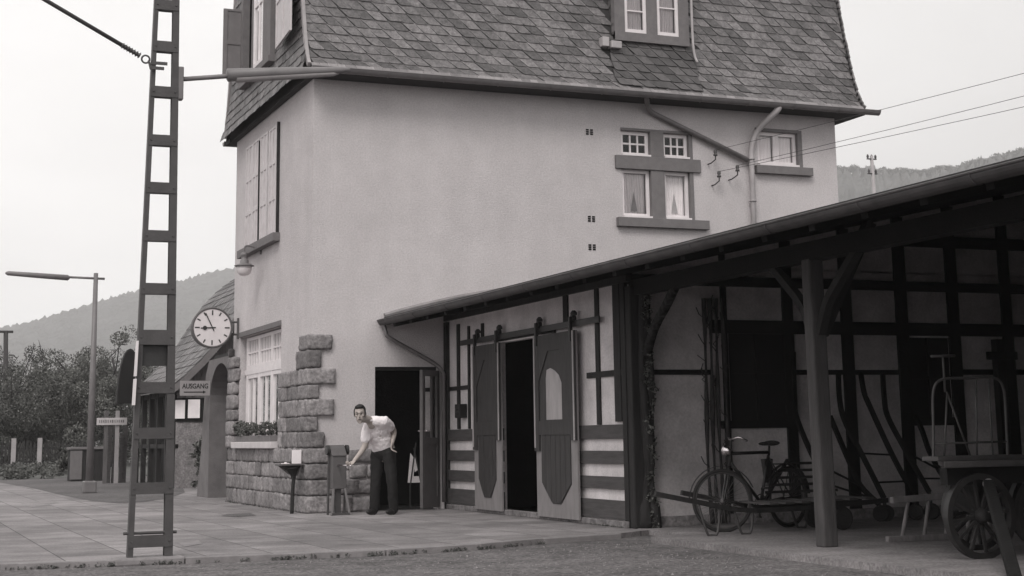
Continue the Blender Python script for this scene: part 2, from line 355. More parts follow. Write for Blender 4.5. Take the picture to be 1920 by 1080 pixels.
# hills with real ridges
def at_dist(px, py, D):
    d = (RV * (px - CX) / FPX - UV * (py - CY) / FPX + FV); h = math.hypot(d.x, d.y); return CAM + d * (D / h)
def hill(name, prof, D, back, label, jag=2.0, step=6):
    mb = MB(); cols = []; n = 26
    xs = np.arange(prof[0][0], prof[-1][0] + 1, step)
    ph = rng.uniform(0, 6, 8)
    for x in xs:
        y = np.interp(x, [p[0] for p in prof], [p[1] for p in prof]); top = at_dist(x, y, D); dirv = Vector((top.x - CAM.x, top.y - CAM.y, 0)).normalized()
        c = []
        for k in range(n + 1):
            t = k / n; dist = D * (.42 + .58 * t); z = -2 + (top.z + 2) * (t ** 1.35)
            j = (math.sin(x * .35 + k * 1.7 + ph[0]) + math.sin(x * .81 - k * 2.3 + ph[1]) + random.uniform(-1, 1)) * jag * .33 * (0.3 + t)
            c.append(Vector((CAM.x, CAM.y, 0)) + dirv * dist + Vector((0, 0, z + j)))
        c.append(Vector((CAM.x, CAM.y, 0)) + dirv * (D * 1.35) + Vector((0, 0, top.z * .8))); c.append(Vector((CAM.x, CAM.y, 0)) + dirv * (D * 1.8) + Vector((0, 0, -5)))
        cols.append(c)
    m_ = len(cols[0]); mb.v = [v for c in cols for v in c]
    mb.f = [(i * m_ + k, (i + 1) * m_ + k, (i + 1) * m_ + k + 1, i * m_ + k + 1) for i in range(len(cols) - 1) for k in range(m_ - 1)]
    o = mb.build(name, 'hill', smooth=True); return tag(o, kind='structure', label=label)
hill('wooded_hill', [(-700, 820), (-300, 735), (-120, 680), (0, 614), (60, 602), (150, 575), (250, 545), (330, 528), (400, 508), (450, 500), (560, 470), (700, 440), (900, 430), (1200, 440)], 1900, 0, 'hazy wooded hillside rising behind the station from the left', 2.4, step=4)
hill('far_hill', [(1200, 300), (1400, 310), (1560, 317), (1640, 319), (1700, 322), (1740, 324), (1765, 313), (1785, 318), (1840, 300), (1880, 292), (1920, 283), (2100, 250), (2500, 230), (2900, 300), (3300, 500)], 1200, 0, 'wooded ridge above the shed roof', 4.5, step=4)

# ---------------------------------------------------------------- foliage helpers
def leaves(mb, centres, n, size, spread):
    cs = np.array([c[:3] for c in centres]); rad = np.array([c[3] for c in centres]); wts = rad ** 2 / np.sum(rad ** 2)
    idx = rng.choice(len(cs), n, p=wts); d = rng.normal(size=(n, 3)); d /= np.linalg.norm(d, axis=1)[:, None]
    rr = rad[idx] * rng.uniform(.35, 1.05, n) ** .6; P_ = cs[idx] + d * rr[:, None] * np.array([1, 1, .8])
    a = rng.normal(size=(n, 3)); a /= np.linalg.norm(a, axis=1)[:, None]; b = np.cross(a, rng.normal(size=(n, 3))); b /= np.linalg.norm(b, axis=1)[:, None]
    sz = size * rng.uniform(.6, 1.4, n)[:, None]
    o = len(mb.v)
    V = np.stack([P_ - a * sz, P_ + b * sz * .5, P_ + a * sz, P_ - b * sz * .5], 1).reshape(-1, 3)
    mb.v += [Vector(v) for v in V.tolist()]; mb.f += [(o + 4 * i, o + 4 * i + 1, o + 4 * i + 2, o + 4 * i + 3) for i in range(n)]
def tree(name, x, y, h, rad, n, label, cat='tree', group=None, leafm='leaf', size=.09, bare=0, zbase=0, lowcrown=.15):
    t = thing(name, (x, y, zbase), label, cat, group)
    tb = MB(); tips = []
    tb.tube(smoothpath([(x, y, zbase), (x + random.uniform(-.1, .1), y, zbase + h * .25), (x + random.uniform(-.3, .3), y, zbase + h * .6), (x + random.uniform(-.3, .3), y + .1, zbase + h * .9)], 4), [h * .03 * (1 - i / 14) + .01 for i in range(13)], 7)
    for i in range(9 + bare):
        an = random.uniform(0, 6.28); z0 = zbase + h * random.uniform(.2, .75); L = rad * random.uniform(.6, 1.1)
        p1 = Vector((x, y, z0)); p2 = p1 + Vector((math.cos(an) * L * .6, math.sin(an) * L * .6, L * random.uniform(.1, .5))); p3 = p2 + Vector((math.cos(an) * L * .35, math.sin(an) * L * .4, L * random.uniform(.2, .6)))
        if i >= 9: p1 = Vector((x, y, zbase + h * .6)); p2 = Vector((x + random.uniform(-.8, .8), y, zbase + h * .85)); p3 = p2 + Vector((random.uniform(-.6, .6), 0, h * random.uniform(.12, .32)))
        if i >= 9:
            for q_ in range(4): e_ = p2.lerp(p3, .3 + q_ * .2); tb.tube([e_, e_ + Vector((random.uniform(-.35, .35), 0, random.uniform(.1, .35)))], [h * .005, h * .002], 4)
        tb.tube(smoothpath([p1, p2, p3], 3), [h * .009, h * .008, h * .007, h * .006, h * .005, h * .004, h * .003], 5); tips.append(p3)
    tb.build('trunk', 'bark', t, smooth=True)
    cl = []
    for i in range(30):
        an = random.uniform(0, 6.28); rr = rad * math.sqrt(random.random()) * .8; zz = zbase + h * (lowcrown + (1 - lowcrown) * random.random() ** .8) * (1 - .35 * (rr / rad) ** 2)
        cl.append((x + math.cos(an) * rr, y + math.sin(an) * rr, zz, rad * random.uniform(.18, .38)))
    for p in tips[:9]: cl.append((p.x, p.y, p.z, rad * .2))
    lb = MB(); leaves(lb, cl, n, size, 1); lb.build('crown', leafm, t)
    return t

# ================================================================ STATION BUILDING
XL, XR, YB, ZE = -.12, 9.25, 5.42, 6.5
B = thing('station_building', (0, 0, 0), 'pale rendered station building with steep slate roof and rough stone corner', 'building')
FF = Fr((0, 0, 0), (1, 0, 0), (0, -1, 0))           # front wall, u = X
FL = Fr((XL, 0, 0), (0, 1, 0), (-1, 0, 0))          # trackside wall, u = Y
mb = MB()
D0 = (.86, 1.84, 0.0, 2.11); W1 = (5.06, 6.37, 4.55, 5.985); W2 = (7.66, 8.5, 5.53, 6.135)
wallgrid(mb, FF, XL, XR, 0, ZE, [D0, W1, W2])
GW = (1.85, 4.85, .98, 2.84); UW = (2.12, 4.45, 4.36, 6.17)
wallgrid(mb, FL, .0, YB, 0, ZE, [GW, UW])
wallgrid(mb, Fr((XR, 0, 0), (0, 1, 0), (1, 0, 0)), 0, YB, 0, ZE, [])
wallgrid(mb, Fr((0, YB, 0), (1, 0, 0), (0, 1, 0)), XL, XR, 0, ZE, [])
mb.build('wall', 'plaster', B)
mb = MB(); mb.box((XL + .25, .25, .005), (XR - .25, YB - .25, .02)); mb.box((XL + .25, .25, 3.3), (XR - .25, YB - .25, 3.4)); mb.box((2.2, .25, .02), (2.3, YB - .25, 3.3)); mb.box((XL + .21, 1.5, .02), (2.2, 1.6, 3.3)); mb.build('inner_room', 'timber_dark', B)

# roof profile (y, z) front and mirrored back
PR = [(-.40, 6.53), (-.24, 6.70), (-.10, 7.02), (.03, 7.45), (.19, 8.1), (.32, 8.73), (.62, 10.2)]
def resample(pr):
    out_ = [Vector((0, p[0], p[1])) for p in pr]; sm = smoothpath(out_, 6); L = [0]
    for a, b in zip(sm, sm[1:]): L.append(L[-1] + (b - a).length)
    return sm, L
SM, SL_ = resample(PR)
def prof(s):
    s = max(0, min(s, SL_[-1])); i = int(np.searchsorted(SL_, s)); i = max(1, min(i, len(SL_) - 1)); t = (s - SL_[i - 1]) / (SL_[i] - SL_[i - 1])
    p = SM[i - 1].lerp(SM[i], t); tg = (SM[i] - SM[i - 1]).normalized(); return p, Vector((0, -tg.z, tg.y))
RX0, RX1 = -.25, 9.62
mb = MB(); half = [(p.y, p.z) for p in SM]; full = half + [(YB / 2, 12.2)] + [(YB - y, z) for y, z in half[::-1]]
for (y0, z0), (y1, z1) in zip(full, full[1:]):
    mb.add([(RX0, y0 + .0, z0), (RX1, y0, z0), (RX1, y1, z1), (RX0, y1, z1)], [(0, 1, 2, 3)])
mb.add([(RX1 - .02, y, z) for y, z in full], [tuple(range(len(full)))])
mb.add([(RX0 + .06, y, z) for y, z in full], [tuple(range(len(full)))])
mb.box((RX0, -.40, 6.46), (RX1, 0.0, 6.525)); mb.box((RX0, YB, 6.46), (RX1, YB + .4, 6.525)); mb.box((RX0 + .02, 0, 6.46), (XL, YB, 6.52)); mb.box((XR, 0, 6.46), (RX1, YB, 6.52))
roof = mb.build('roof', 'roofbase', B)
def slates(fr, u0, u1, s0, s1, skip=None, width=.222, h=.158, lean=.122, name='slates', m='slate', parent=None, curve=None, hand=1):
    """individual slates laid on a surface: curve(s)->(point, normal), u along fr axis"""
    mb = MB(); row = 0; s = s0
    while s < s1:
        u = u0 - .4 - (hand * row * lean) % width
        while u < u1 + .2:
            wd = width; hh = h * 1.12; jj = random.uniform(-.008, .008)
            ln = lean * hand; u_ = u; u = u + random.uniform(-.010, .010)
            # bottom edge at s (+jj), top at s+hh ; top shifted by -ln
            sh = [(u + wd * .22, s + jj), (u + wd * .955, s + jj + .002), (u + wd * .975, s + jj + .02), (u + wd * .975 - ln * 1.12, s + hh), (u - ln * 1.12, s + hh), (u - .0, s + h * .22), (u + wd * .10, s + jj + h * .06)]
            sh = [(min(max(a, u0), u1), b) for a, b in sh]; cu = sum(a for a, b in sh) / 7
            if max(a for a, b in sh) - min(a for a, b in sh) > .04 and not (skip and skip(cu, s + h * .5)):
                top_ = []; bot = []; lift = random.uniform(.009, .021)
                for a, b in sh:
                    p, n = curve(b); t = (b - s) / hh; off = lift * (1 - t) + .004
                    base = p + fr * a
                    top_.append(base + n * off); bot.append(base + n * (off - .009))
                k = 7; mb.add(top_ + bot, [tuple(range(k))] + [(i, (i + 1) % k, k + (i + 1) % k, k + i) for i in range(k)])
            u = u_ + wd
        s += h; row += 1
    return mb.build(name, m, parent)
DX0, DX1, DZ0 = 5.0, 6.36, 7.52
def sz(z):                                           # arc length where profile reaches height z
    for i in range(len(SM) - 1):
        if SM[i].z <= z <= SM[i + 1].z: return SL_[i] + (z - SM[i].z) / (SM[i + 1].z - SM[i].z) * (SL_[i + 1] - SL_[i])
    return SL_[-1]
SD = sz(DZ0)
ax = Vector((1, 0, 0))
slates(ax, RX0, RX1, .11, SL_[-1] - .2, skip=lambda u, s: (DX0 - .05 < u < DX1 + .05 and s > SD - .04) or (DX0 - .1 < u < DX1 + .1 and s > .2), parent=roof, curve=prof)
slates(ax, DX0 - .12, DX1 + .12, .2, SD + .02, parent=roof, curve=lambda s: (prof(s)[0] + Vector((0, -.03, 0)), prof(s)[1]), m='slate_dark', name='apron_slates')
mb = MB(); u = RX0                                   # pale starter course above the gutter
while u < RX1:
    wd = random.uniform(.12, .17); a = prof(0.0)[0]; b = prof(.125)[0]; j = random.uniform(-.006, .006)
    mb.prism([(u, a.y - .01, a.z + .01 + j), (min(u + wd - .004, RX1), a.y - .01, a.z + .01 + j), (min(u + wd - .004, RX1), b.y - .012, b.z + .01), (u, b.y - .012, b.z + .01)], (0, -.008, .008)); u += wd
mb.build('starter_course', 'slate_edge', roof)
mb = MB()                                            # verge slates on the right-hand edge
for k in range(int(SL_[-1] / .11)):
    p, n = prof(k * .11 + .05); q, _ = prof(k * .11 + .2); mb.bar(Vector((RX1 + .012, p.y, p.z)) + n * .03, Vector((RX1 + .012, q.y, q.z)) + n * .012, .03, .10 + random.uniform(-.02, .02), up=n)
mb.build('verge_slates', 'slate', roof)
# light verge boards at the left gable
for mir in (0, 1):
    mb = MB(); pts = [SM[i] for i in range(3, len(SM), 2)]
    for a, b in zip(pts, pts[1:]):
        ya, yb_ = (a.y, b.y) if not mir else (YB - a.y, YB - b.y)
        mb.bar((RX0 - .03, ya, a.z), (RX0 - .03, yb_, b.z + .004), .05, .075, up=(0, -1 if not mir else 1, .2))
    mb.build('verge_board', 'board_light', roof)
# gutter
def gutter(name, p, q, r, m, parent, brackets=.9):
    p = Vector(p); q = Vector(q); d = (q - p).normalized(); s = d.cross(Vector((0, 0, 1))).normalized(); mb = MB(); n = 10; up = Vector((0, 0, 1))
    for rr, base in ((r, 0), (r - .006, 0)):
        o = len(mb.v)
        for e in (p, q):
            for k in range(n + 1):
                t = math.pi * k / n; mb.v.append(e + s * math.cos(t) * rr - up * math.sin(t) * rr)
        for k in range(n): mb.f.append((o + k, o + k + 1, o + n + 2 + k, o + n + 1 + k))
    for e in (p, q): mb.add([e + s * math.cos(math.pi * k / n) * r - up * math.sin(math.pi * k / n) * r for k in range(n + 1)], [tuple(range(n + 1))])
    for sg in (1, -1): mb.tube([p + s * sg * r, q + s * sg * r], .011, 6)
    L = (q - p).length; k = 0
    x = .3
    while x < L:
        c = p + d * x; mb.tube([c + s * math.cos(math.pi * k / 8) * (r + .005) - up * math.sin(math.pi * k / 8) * (r + .005) for k in range(9)], .006, 4); x += brackets
    return mb.build(name, m, parent, smooth=False)
gutter('gutter', (-.28, -.46, 6.53), (9.86, -.46, 6.53), .075, 'zinc', B)
gutter('gutter', (-.28, YB + .46, 6.53), (9.86, YB + .46, 6.53), .075, 'zinc', B)
# slate-hung gable on the trackside
GWIN = (1.98, 4.05, 7.28, 9.5)
def gcurve(s):
    z = 6.50 + s; t = max(0, 1 - s / .75); return Vector((RX0 - .02 - .10 * t * t, 0, z)), Vector((-1, 0, -.12 * t)).normalized()
def gskip(u, s):
    z = 6.5 + s; i = 0; yy = np.interp(z, [p.z for p in SM], [p.y for p in SM]) + .06
    return u < yy or u > YB - yy or (GWIN[0] - .08 < u < GWIN[1] + .08 and z > GWIN[2] - .05) or (u < 2.3 and z > 7.2 + (2.1 - u) * .0 and u > 1.9)
slates(Vector((0, 1, 0)), -.25, YB + .25, 0, 3.5, skip=gskip, parent=roof, curve=gcurve, name='gable_slates', hand=-1)
FG = Fr((RX0 - .04, 0, 0), (0, 1, 0), (-1, 0, 0))
mb = MB()
FG.box(mb, GWIN[0] - .1, 2.42, GWIN[2] - .02, 9.5, -.05, .07); FG.box(mb, GWIN[1] - .08, GWIN[1] + .1, GWIN[2] - .02, 9.5, -.05, .07)
FG.box(mb, 3.12, 3.30, GWIN[2], 9.5, -.05, .065); FG.box(mb, GWIN[0] - .1, GWIN[1] + .1, GWIN[2] - .12, GWIN[2] - .02, -.05, .10)
gw = mb.build('gable_window_frame', 'trim', B)
sash(FG, 2.42, 3.12, GWIN[2] + .02, 9.45, .02, 2, 2, B, cur=True, bars=.05)
def shutter(fr, u0, u1, z0, z1, d, parent, m, label=None, panels=2, th=.035):
    mb = MB(); fr.box(mb, u0, u1, z0, z1, d, d + th * .6); b = .07
    zs = [z0 + (z1 - z0) * i / panels for i in range(panels + 1)]
    fr.box(mb, u0, u0 + b, z0, z1, d + th * .6, d + th); fr.box(mb, u1 - b, u1, z0, z1, d + th * .6, d + th)
    for z in zs: fr.box(mb, u0 + b, u1 - b, max(z0, z - b / 2), min(z1, z + b / 2), d + th * .6, d + th)
    if u1 - u0 > .5: fr.box(mb, (u0 + u1) / 2 - b / 2, (u0 + u1) / 2 + b / 2, z0 + .0, z1, d + th * .6, d + th * .98)
    return mb.build('shutter', m, parent, label=label)
FS = Fr((RX0 + .0, 4.18, 0), (-1, 0, 0), (0, -1, 0)); shutter(FS, .0, .42, 7.40, 8.62, 0, B, 'greyshutter', 'dark grey shutter folded straight out')
a = at(520, 93, 'x', -.36); b = at(556, 56, 'x', -.36)
FS2 = Fr((-.36, a.y, 0), (-.06, -1, 0), (-1, .06, 0)); shutter(FS2, .0, a.y - b.y, (a.z + b.z) / 2, 8.75, .0, B, 'lightshutter', 'pale shutter laid back against the slates')

# dormer on the front slope
FD = Fr((0, -.02, 0), (1, 0, 0), (0, -1, 0)); dz1 = 9.2
mb = MB()
FD.box(mb, DX0 - .02, DX0 + .17, DZ0, dz1, -.1, .03); FD.box(mb, DX1 - .17, DX1 + .02, DZ0, dz1, -.1, .03); FD.box(mb, 5.58, 5.78, DZ0 + .1, dz1, -.1, .028)
FD.box(mb, DX0 - .02, DX1 + .02, DZ0 - .02, DZ0 + .13, -.1, .04); FD.box(mb, DX0 - .02, DX1 + .02, dz1 - .15, dz1, -.1, .035)
dm_ = mb.build('dormer', 'trim', B)
mb = MB(); mb.box((DX0, -.02, 7.4), (DX0 + .03, 1.6, dz1 + .05)); mb.box((DX1 - .03, -.02, 7.4), (DX1, 1.6, dz1 + .05)); mb.box((DX0 - .15, -.25, dz1), (DX1 + .15, 1.6, dz1 + .09)); mb.build('cheek', 'slate_dark', dm_)
slates(Vector((0, 1, 0)), 0, .75, 0, 1.75, parent=dm_, curve=lambda s: (Vector((DX0, 0, 7.45 + s)), Vector((-1, 0, 0))), name='cheek_slates', m='slate_dark', width=.2, h=.16)
sash(FD, DX0 + .17, 5.58, DZ0 + .13, dz1 - .15, -.04, 1, 4, B, name='dormer_window'); sash(FD, 5.78, DX1 - .17, DZ0 + .13, dz1 - .15, -.04, 1, 3, B, name='dormer_window', cur=True)
mb = MB(); mb.tube(smoothpath([(DX1 + .06, -.10, 9.0), (DX1 + .06, -.10, 7.55), (DX1 + .10, -.16, 7.2)], 5), .022, 8); mb.build('overflow_pipe', 'pipe', B, smooth=True)
mb = MB(); mb.box((4.72, -.12, 7.36), (4.84, .06, 7.52)); mb.box((4.87, -.14, 7.34), (5.06, .06, 7.46)); mb.build('flashing', 'pipe', B, bevel=.01)

# front windows with stone-grey surrounds
def surround(parent, boxes, fr=FF):
    mb = MB()
    for b in boxes: fr.box(mb, *b)
    return mb.build('window_surround', 'trim', parent, bevel=.006)
surround(B, [(4.94, 6.62, 4.38, 4.53, -.02, .10), (4.94, 6.52, 5.34, 5.56, -.05, .05), (5.59, 5.84, 4.53, 5.34, -.2, .03), (5.59, 5.84, 5.56, 5.985, -.2, .03),
             (5.06, 6.39, 5.985, 6.03, -.02, .022), (6.32, 6.39, 5.56, 5.985, -.18, .018), (6.32, 6.39, 4.53, 5.34, -.18, .018)])
sash(FF, 5.065, 5.585, 5.565, 5.98, -.10, 3, 2, B, bars=.028, cur=False); sash(FF, 5.845, 6.315, 5.565, 5.98, -.10, 3, 2, B, bars=.028, cur=False)
sash(FF, 5.065, 5.585, 4.55, 5.34, -.10, 1, 1, B); sash(FF, 5.845, 6.315, 4.55, 5.34, -.10, 1, 1, B)
mb = MB()
for u in (5.065, 5.845): FF.box(mb, u, u + (.52 if u < 5.5 else .47), 4.53, 4.565, -.05, .05); FF.box(mb, u, u + (.52 if u < 5.5 else .47), 5.56, 5.59, -.04, .055)
mb.build('window_ledge', 'white', B)
surround(B, [(7.58, 8.70, 5.39, 5.53, -.02, .10), (7.62, 8.55, 6.135, 6.19, -.02, .02), (8.46, 8.55, 5.53, 6.135, -.15, .02)])
sash(FF, 7.67, 8.06, 5.56, 6.13, -.10, 1, 1, B); sash(FF, 8.06, 8.455, 5.56, 6.13, -.098, 1, 1, B)
mb = MB(); FF.box(mb, 7.67, 8.46, 5.53, 5.57, -.05, .05); mb.build('window_ledge', 'white', B)
# curtain slits: lace parted in a narrow inverted V on the lower lights
for u in (5.27, 6.02):
    mb = MB(); mb.add([FF.p(u, 4.66, -.115), FF.p(u + .12, 4.66, -.115), FF.p(u + .055, 5.0, -.115)], [(0, 1, 2)]); mb.build('curtain_gap', 'pipe', B)
# vents
for z in (5.92, 4.49, 4.03):
    mb = MB()
    for i in (0, 1):
        for k in range(3): FF.box(mb, 4.43 + i * .075, 4.48 + i * .075, z - .05 + k * .035, z - .025 + k * .035, -.01, .008)
    mb.build('vent', 'timber_dark', B)
# downpipe
mb = MB(); mb.tube(smoothpath([(5.35, -.40, 6.48), (5.55, -.10, 6.34), (5.75, -.075, 6.25)], 5) + [Vector((7.42, -.075, 5.60))], .042, 10); mb.build('downpipe', 'zinc', B, smooth=True)
mb = MB(); mb.tube(smoothpath([(7.85, -.44, 6.50), (7.80, -.42, 6.40), (7.60, -.15, 6.12), (7.50, -.085, 5.85), (7.48, -.085, 5.6)], 6) + [Vector((7.47, -.085, 3.2))], [.055] * 12 + [.046] * 13 + [.040], 12)
for z in (5.62, 4.9): mb.torus((7.475, -.085, z), (0, 0, 1), .055, .012, 16, 6)
mb.build('downpipe', 'pipe', B, smooth=True)
# wire insulators on hooks
INS = [(6.74, 5.72, .16), (6.80, 5.36, .15), (7.13, 5.47, .2)]
for u, z, dd in INS:
    mb = MB(); mb.tube([FF.p(u - .06, z - .22, -.01), FF.p(u - .06, z - .22, .10), FF.p(u, z - .16, dd), FF.p(u, z, dd)], .011, 6)
    h_ = mb.build('insulator_hook', 'black', B)
    mb = MB(); mb.lathe(FF.p(u, z - .10, dd), (0, 0, 1), [(0, .02), (0, .036), (.03, .036), (.035, .022), (.06, .032), (.10, .028), (.11, .01)], 12); mb.build('insulator', 'porcelain', h_, smooth=True)
# upper trackside window: shutters closed
surround(B, [(2.02, 4.72, 4.22, 4.36, -.02, .12)], FL)
for i, (a_, b_) in enumerate(((2.14, 2.68), (2.73, 3.26), (3.33, 3.84), (3.89, 4.43))):
    shutter(FL, a_, b_, 4.37, 6.16, .015 + (i in (1, 2)) * .012, B, 'lightshutter', panels=3)
mb = MB(); FL.box(mb, 2.095, 2.12, 4.34, 6.20, .0, .05); mb.build('shutter_stay', 'timber', B)
mb = MB(); FL.box(mb, 3.29, 3.31, 4.38, 6.1, .0, .08); mb.build('shutter_stay', 'timber', B)
# ground floor trackside window
surround(B, [(1.85, 4.85, 2.84, 2.93, -.02, .03)], FL)
wd = []
us = [1.92, 2.84, 3.76, 4.68]
for k in range(3):
    sash(FL, us[k] + .02, us[k + 1] - .02, 2.27, 2.82, -.14, 4, 2, B, bars=.024, cur=False)
    sash(FL, us[k] + .02, us[k + 1] - .02, 1.0, 2.18, -.14, 2, 1, B, bars=.06, border=.07)
mb = MB(); FL.box(mb, 1.87, 4.83, 2.18, 2.27, -.15, -.08)
for u in us: FL.box(mb, u - .04, u + .04, .99, 2.82, -.15, -.085)
mb.build('window_frame', 'white', B)
mb = MB(); FL.box(mb, 1.80, 4.75, .925, 1.03, -.1, .16); mb.build('window_sill', 'lightshutter', B, bevel=.01)

# stone base and quoins
mb = MB()
def stone_row_left(y0, y1, z0, z1, pr_=.07):
    y = y0
    while y < y1 - .05:
        w_ = random.uniform(.24, .78); e = min(y + w_, y1); e = y1 if y1 - e < .15 else e
        mb.rock((XL - pr_ - random.uniform(0, .03), y, z0), (XL + .02, e - .004, z1 - .004), .022, 6, .007); y = e
zc = [0, .25, .48, .71, .93]
for z0, z1 in zip(zc, zc[1:]): stone_row_left(.42, YB + .03, z0, z1)
zz = .93; k = 0                                         # pier between corner and window
for hgt, ex, ln_ in ((.24, .14, 1.75), (.22, .04, 1.75), (.25, .28, 1.75), (.21, .05, 1.75), (.24, .30, 1.75), (.27, .09, .62), (.23, .25, .50)):
    y1 = ln_
    mb.rock((XL - .07, -.055 - random.uniform(0, .02), zz), (XL + ex + .06, min(.55, y1), zz + hgt - .004), .022, 6, .0065)
    if y1 > .6:
        yy = .56
        while yy < y1 - .05:
            e = min(yy + random.uniform(.35, .7), y1 + random.uniform(-.05, .1)); e = y1 if y1 - e < .2 else e
            mb.rock((XL - .065 - random.uniform(0, .02), yy, zz), (XL + .02, e - .004, zz + hgt - .004), .022, 6, .007); yy = e
    zz += hgt
for z0, z1 in zip(zc, zc[1:]):                          # corner stones of the base
    mb.rock((XL - .09, -.09, z0), (XL + random.uniform(.42, .75) if z0 < .8 else .28, .42, z1 - .004), .022, 6, .0065)
for z0, z1 in zip(zc, zc[1:]):                          # base on front wall up to the door
    x = .45
    while x < .85:
        e = min(x + random.uniform(.25, .5), .86); mb.rock((x, -.06, z0), (e - .01, .02, z1 - .012 - .02), .04, 4, .006); x = e
zz = .93
for hgt in (.22, .25, .2, .26, .22, .24, .2):             # far pier beside the window
    mb.rock((XL - .08 - random.uniform(0, .04), 4.87 + random.uniform(-.04, .04), zz), (XL + .02, YB + .06, zz + hgt - .005), .035, 5, .007); zz += hgt
for hgt in (.1,): mb.rock((XL - .10, 5.3, zz), (XL + .02, YB + .04, zz + .16), .06, 4, .01)
mb.build('stone_base', 'stone', B, smooth=True)

# door leaf hinged at the annex side of the doorway, standing open
dd_ = Vector((-.76, -.65, 0)).normalized()
FDr = Fr((1.86, -.05, .03), dd_, Vector((dd_.y, -dd_.x, 0)))
mb = MB()
for a_ in ((0, .07, 0, 2.02), (.42, .50, 0, 2.02), (.07, .42, 0, .16), (.07, .42, .92, 1.02), (.07, .42, 1.93, 2.02)): FDr.box(mb, *a_, 0, .05)
FDr.box(mb, .07, .42, .16, .92, .012, .035)
dl = mb.build('door', 'greybox', B)
mb = MB(); mb.add([FDr.p(.07, 1.02, .02), FDr.p(.42, 1.02, .02), FDr.p(.42, 1.93, .02), FDr.p(.07, 1.93, .02)], [(0, 1, 2, 3)]); mb.build('pane', 'glass', dl)
mb = MB()
for s_ in (-1, 1): mb.tube([FDr.p(.46, 1.12, .025 + s_ * .03), FDr.p(.46, 1.12, .025 + s_ * .07), FDr.p(.36, 1.12, .025 + s_ * .07)], .009, 6)
FDr.box(mb, .445, .475, .98, 1.2, .05, .055); mb.build('handle', 'chrome', dl)
mb = MB(); FF.box(mb, .80, .86, 0, 2.11, -.12, -.04); FF.box(mb, .80, 1.9, 2.06, 2.11, -.12, -.04); mb.build('door_frame', 'timber', B)

# porch wall with arch, beyond the far corner
P0, P1, AZ = 5.46, 8.35, 2.05
mb = MB(); n = 16; ac = 6.55; ar = .62
pts_out = [(P1, 0), (P1 - .0, 3.3), (P0, 3.3), (P0, 0)]
arch = [(ac - ar, 0)] + [(ac - ar * math.cos(math.pi * i / n), 1.88 + ar * math.sin(math.pi * i / n) * .95) for i in range(n + 1)] + [(ac + ar, 0)]
arch = [(5.56, 0)] + [(6.52 - .96 * math.cos(math.pi * i / n), 1.78 + .70 * math.sin(math.pi * i / n)) for i in range(n + 1)] + [(7.48, 0)]
poly = [(P0, 0)] + arch + [(8.55, 0), (8.25, .8), (8.02, 1.8), (7.9, 2.3), (7.6, 2.58), (P0, 2.58)]
mb.prism([(XL, y, z) for y, z in poly], (.35, 0, 0))
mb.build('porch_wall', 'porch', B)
mb = MB(); mb.box((XL + .9, P0, 0), (XL + 1.0, 7.6, 2.6)); mb.box((XL + .36, 7.6, 0), (XL + .9, 7.7, 2.6)); mb.box((XL + .1, P0, 2.60), (XL + 1, 7.6, 2.66)); mb.build('porch_inner_wall', 'timber', B)

# ================================================================ GOODS SHED
S = thing('goods_shed', (2, -6, 0), 'low timber-framed goods shed with long sloping roof, boarded lower walls and open bay', 'shed')
AX = 2.0
FA = Fr((AX, 0, 0), (0, -1, 0), (-1, 0, 0))          # u = -Y (towards the camera), out = -X
FE = Fr((0, -6.2, 0), (1, 0, 0), (0, -1, 0))         # end wall of closed part, u = X
def rz(x): return 2.80 + .215 * (x - 1.0)
mb = MB(); wallgrid(mb, FA, .0, 6.2, 0, 2.95, [(2.15, 4.05, 0.02, 2.34)], depth=.1)
mb.build('wall', 'infill', S); mb = MB()
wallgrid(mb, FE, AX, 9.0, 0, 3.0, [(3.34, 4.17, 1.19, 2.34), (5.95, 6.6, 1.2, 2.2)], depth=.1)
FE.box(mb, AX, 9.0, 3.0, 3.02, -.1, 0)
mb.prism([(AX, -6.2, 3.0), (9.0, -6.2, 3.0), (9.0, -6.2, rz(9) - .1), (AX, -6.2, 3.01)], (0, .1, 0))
mb.build('wall', 'infill_shaded', S)
mb = MB(); mb.prism([(1.0, .02, rz(1.0)), (9.0, .02, rz(9)), (9.0, -20, rz(9)), (1.0, -20, rz(1.0))], (0, 0, .05))
sr = mb.build('roof', 'roofbase', S)
mb = MB(); mb.box((1.02, 0, 2.735), (1.045, -20, 2.80)); mb.build('fascia', 'plank', sr)
mb = MB()
for i in range(27): y = -.3 - i * .75; mb.bar((1.06, y, rz(1.06) - .065), (9.0, y, rz(9.0) - .065), .09, .12)
mb.build('rafter', 'timber_dark', sr)
mb = MB(); mb.tube(smoothpath([(1.0, -.03, rz(1) + .07), (1.5, -.04, rz(1.5) + .10), (2.2, -.05, rz(2.2) + .11), (3.0, -.06, rz(3.0) + .08)], 6), .045, 6); mb.build('mortar_fillet', 'kerb', sr)
gutter('gutter', (.97, .0, 2.80), (.97, -20, 2.80), .075, 'zinc_dark', S, 1.35)
mb = MB(); mb.tube(smoothpath([(.97, -.08, 2.74), (1.0, -.10, 2.62), (1.08, -.10, 2.52), (1.75, -.12, 2.16), (1.9, -.12, 2.0)], 5) + [Vector((1.9, -.12, .1))], .032, 8); mb.build('downpipe', 'zinc', S, smooth=True)
mb = MB(); mb.box((9.0, -.3, 0), (9.1, -20, rz(9))); mb.prism([(2.05, -20, 0), (9.0, -20, 0), (9.0, -20, rz(9) - .05), (2.05, -20, rz(2) - .05)], (0, .1, 0)); mb.prism([(AX + .12, -.15, 0), (9, -.15, 0), (9, -.15, rz(9) - .1), (AX + .12, -.15, rz(AX) - .1)], (0, -.1, 0)); mb.build('back_and_blocking_wall', 'timber_dark', S)  # includes an unseen near end wall added to keep daylight out of the bay
mb = MB(); mb.box((AX + 1.7, -1.0, .01), (AX + 1.8, -5.5, 3.0)); mb.build('inner_wall', 'timber_dark', S)
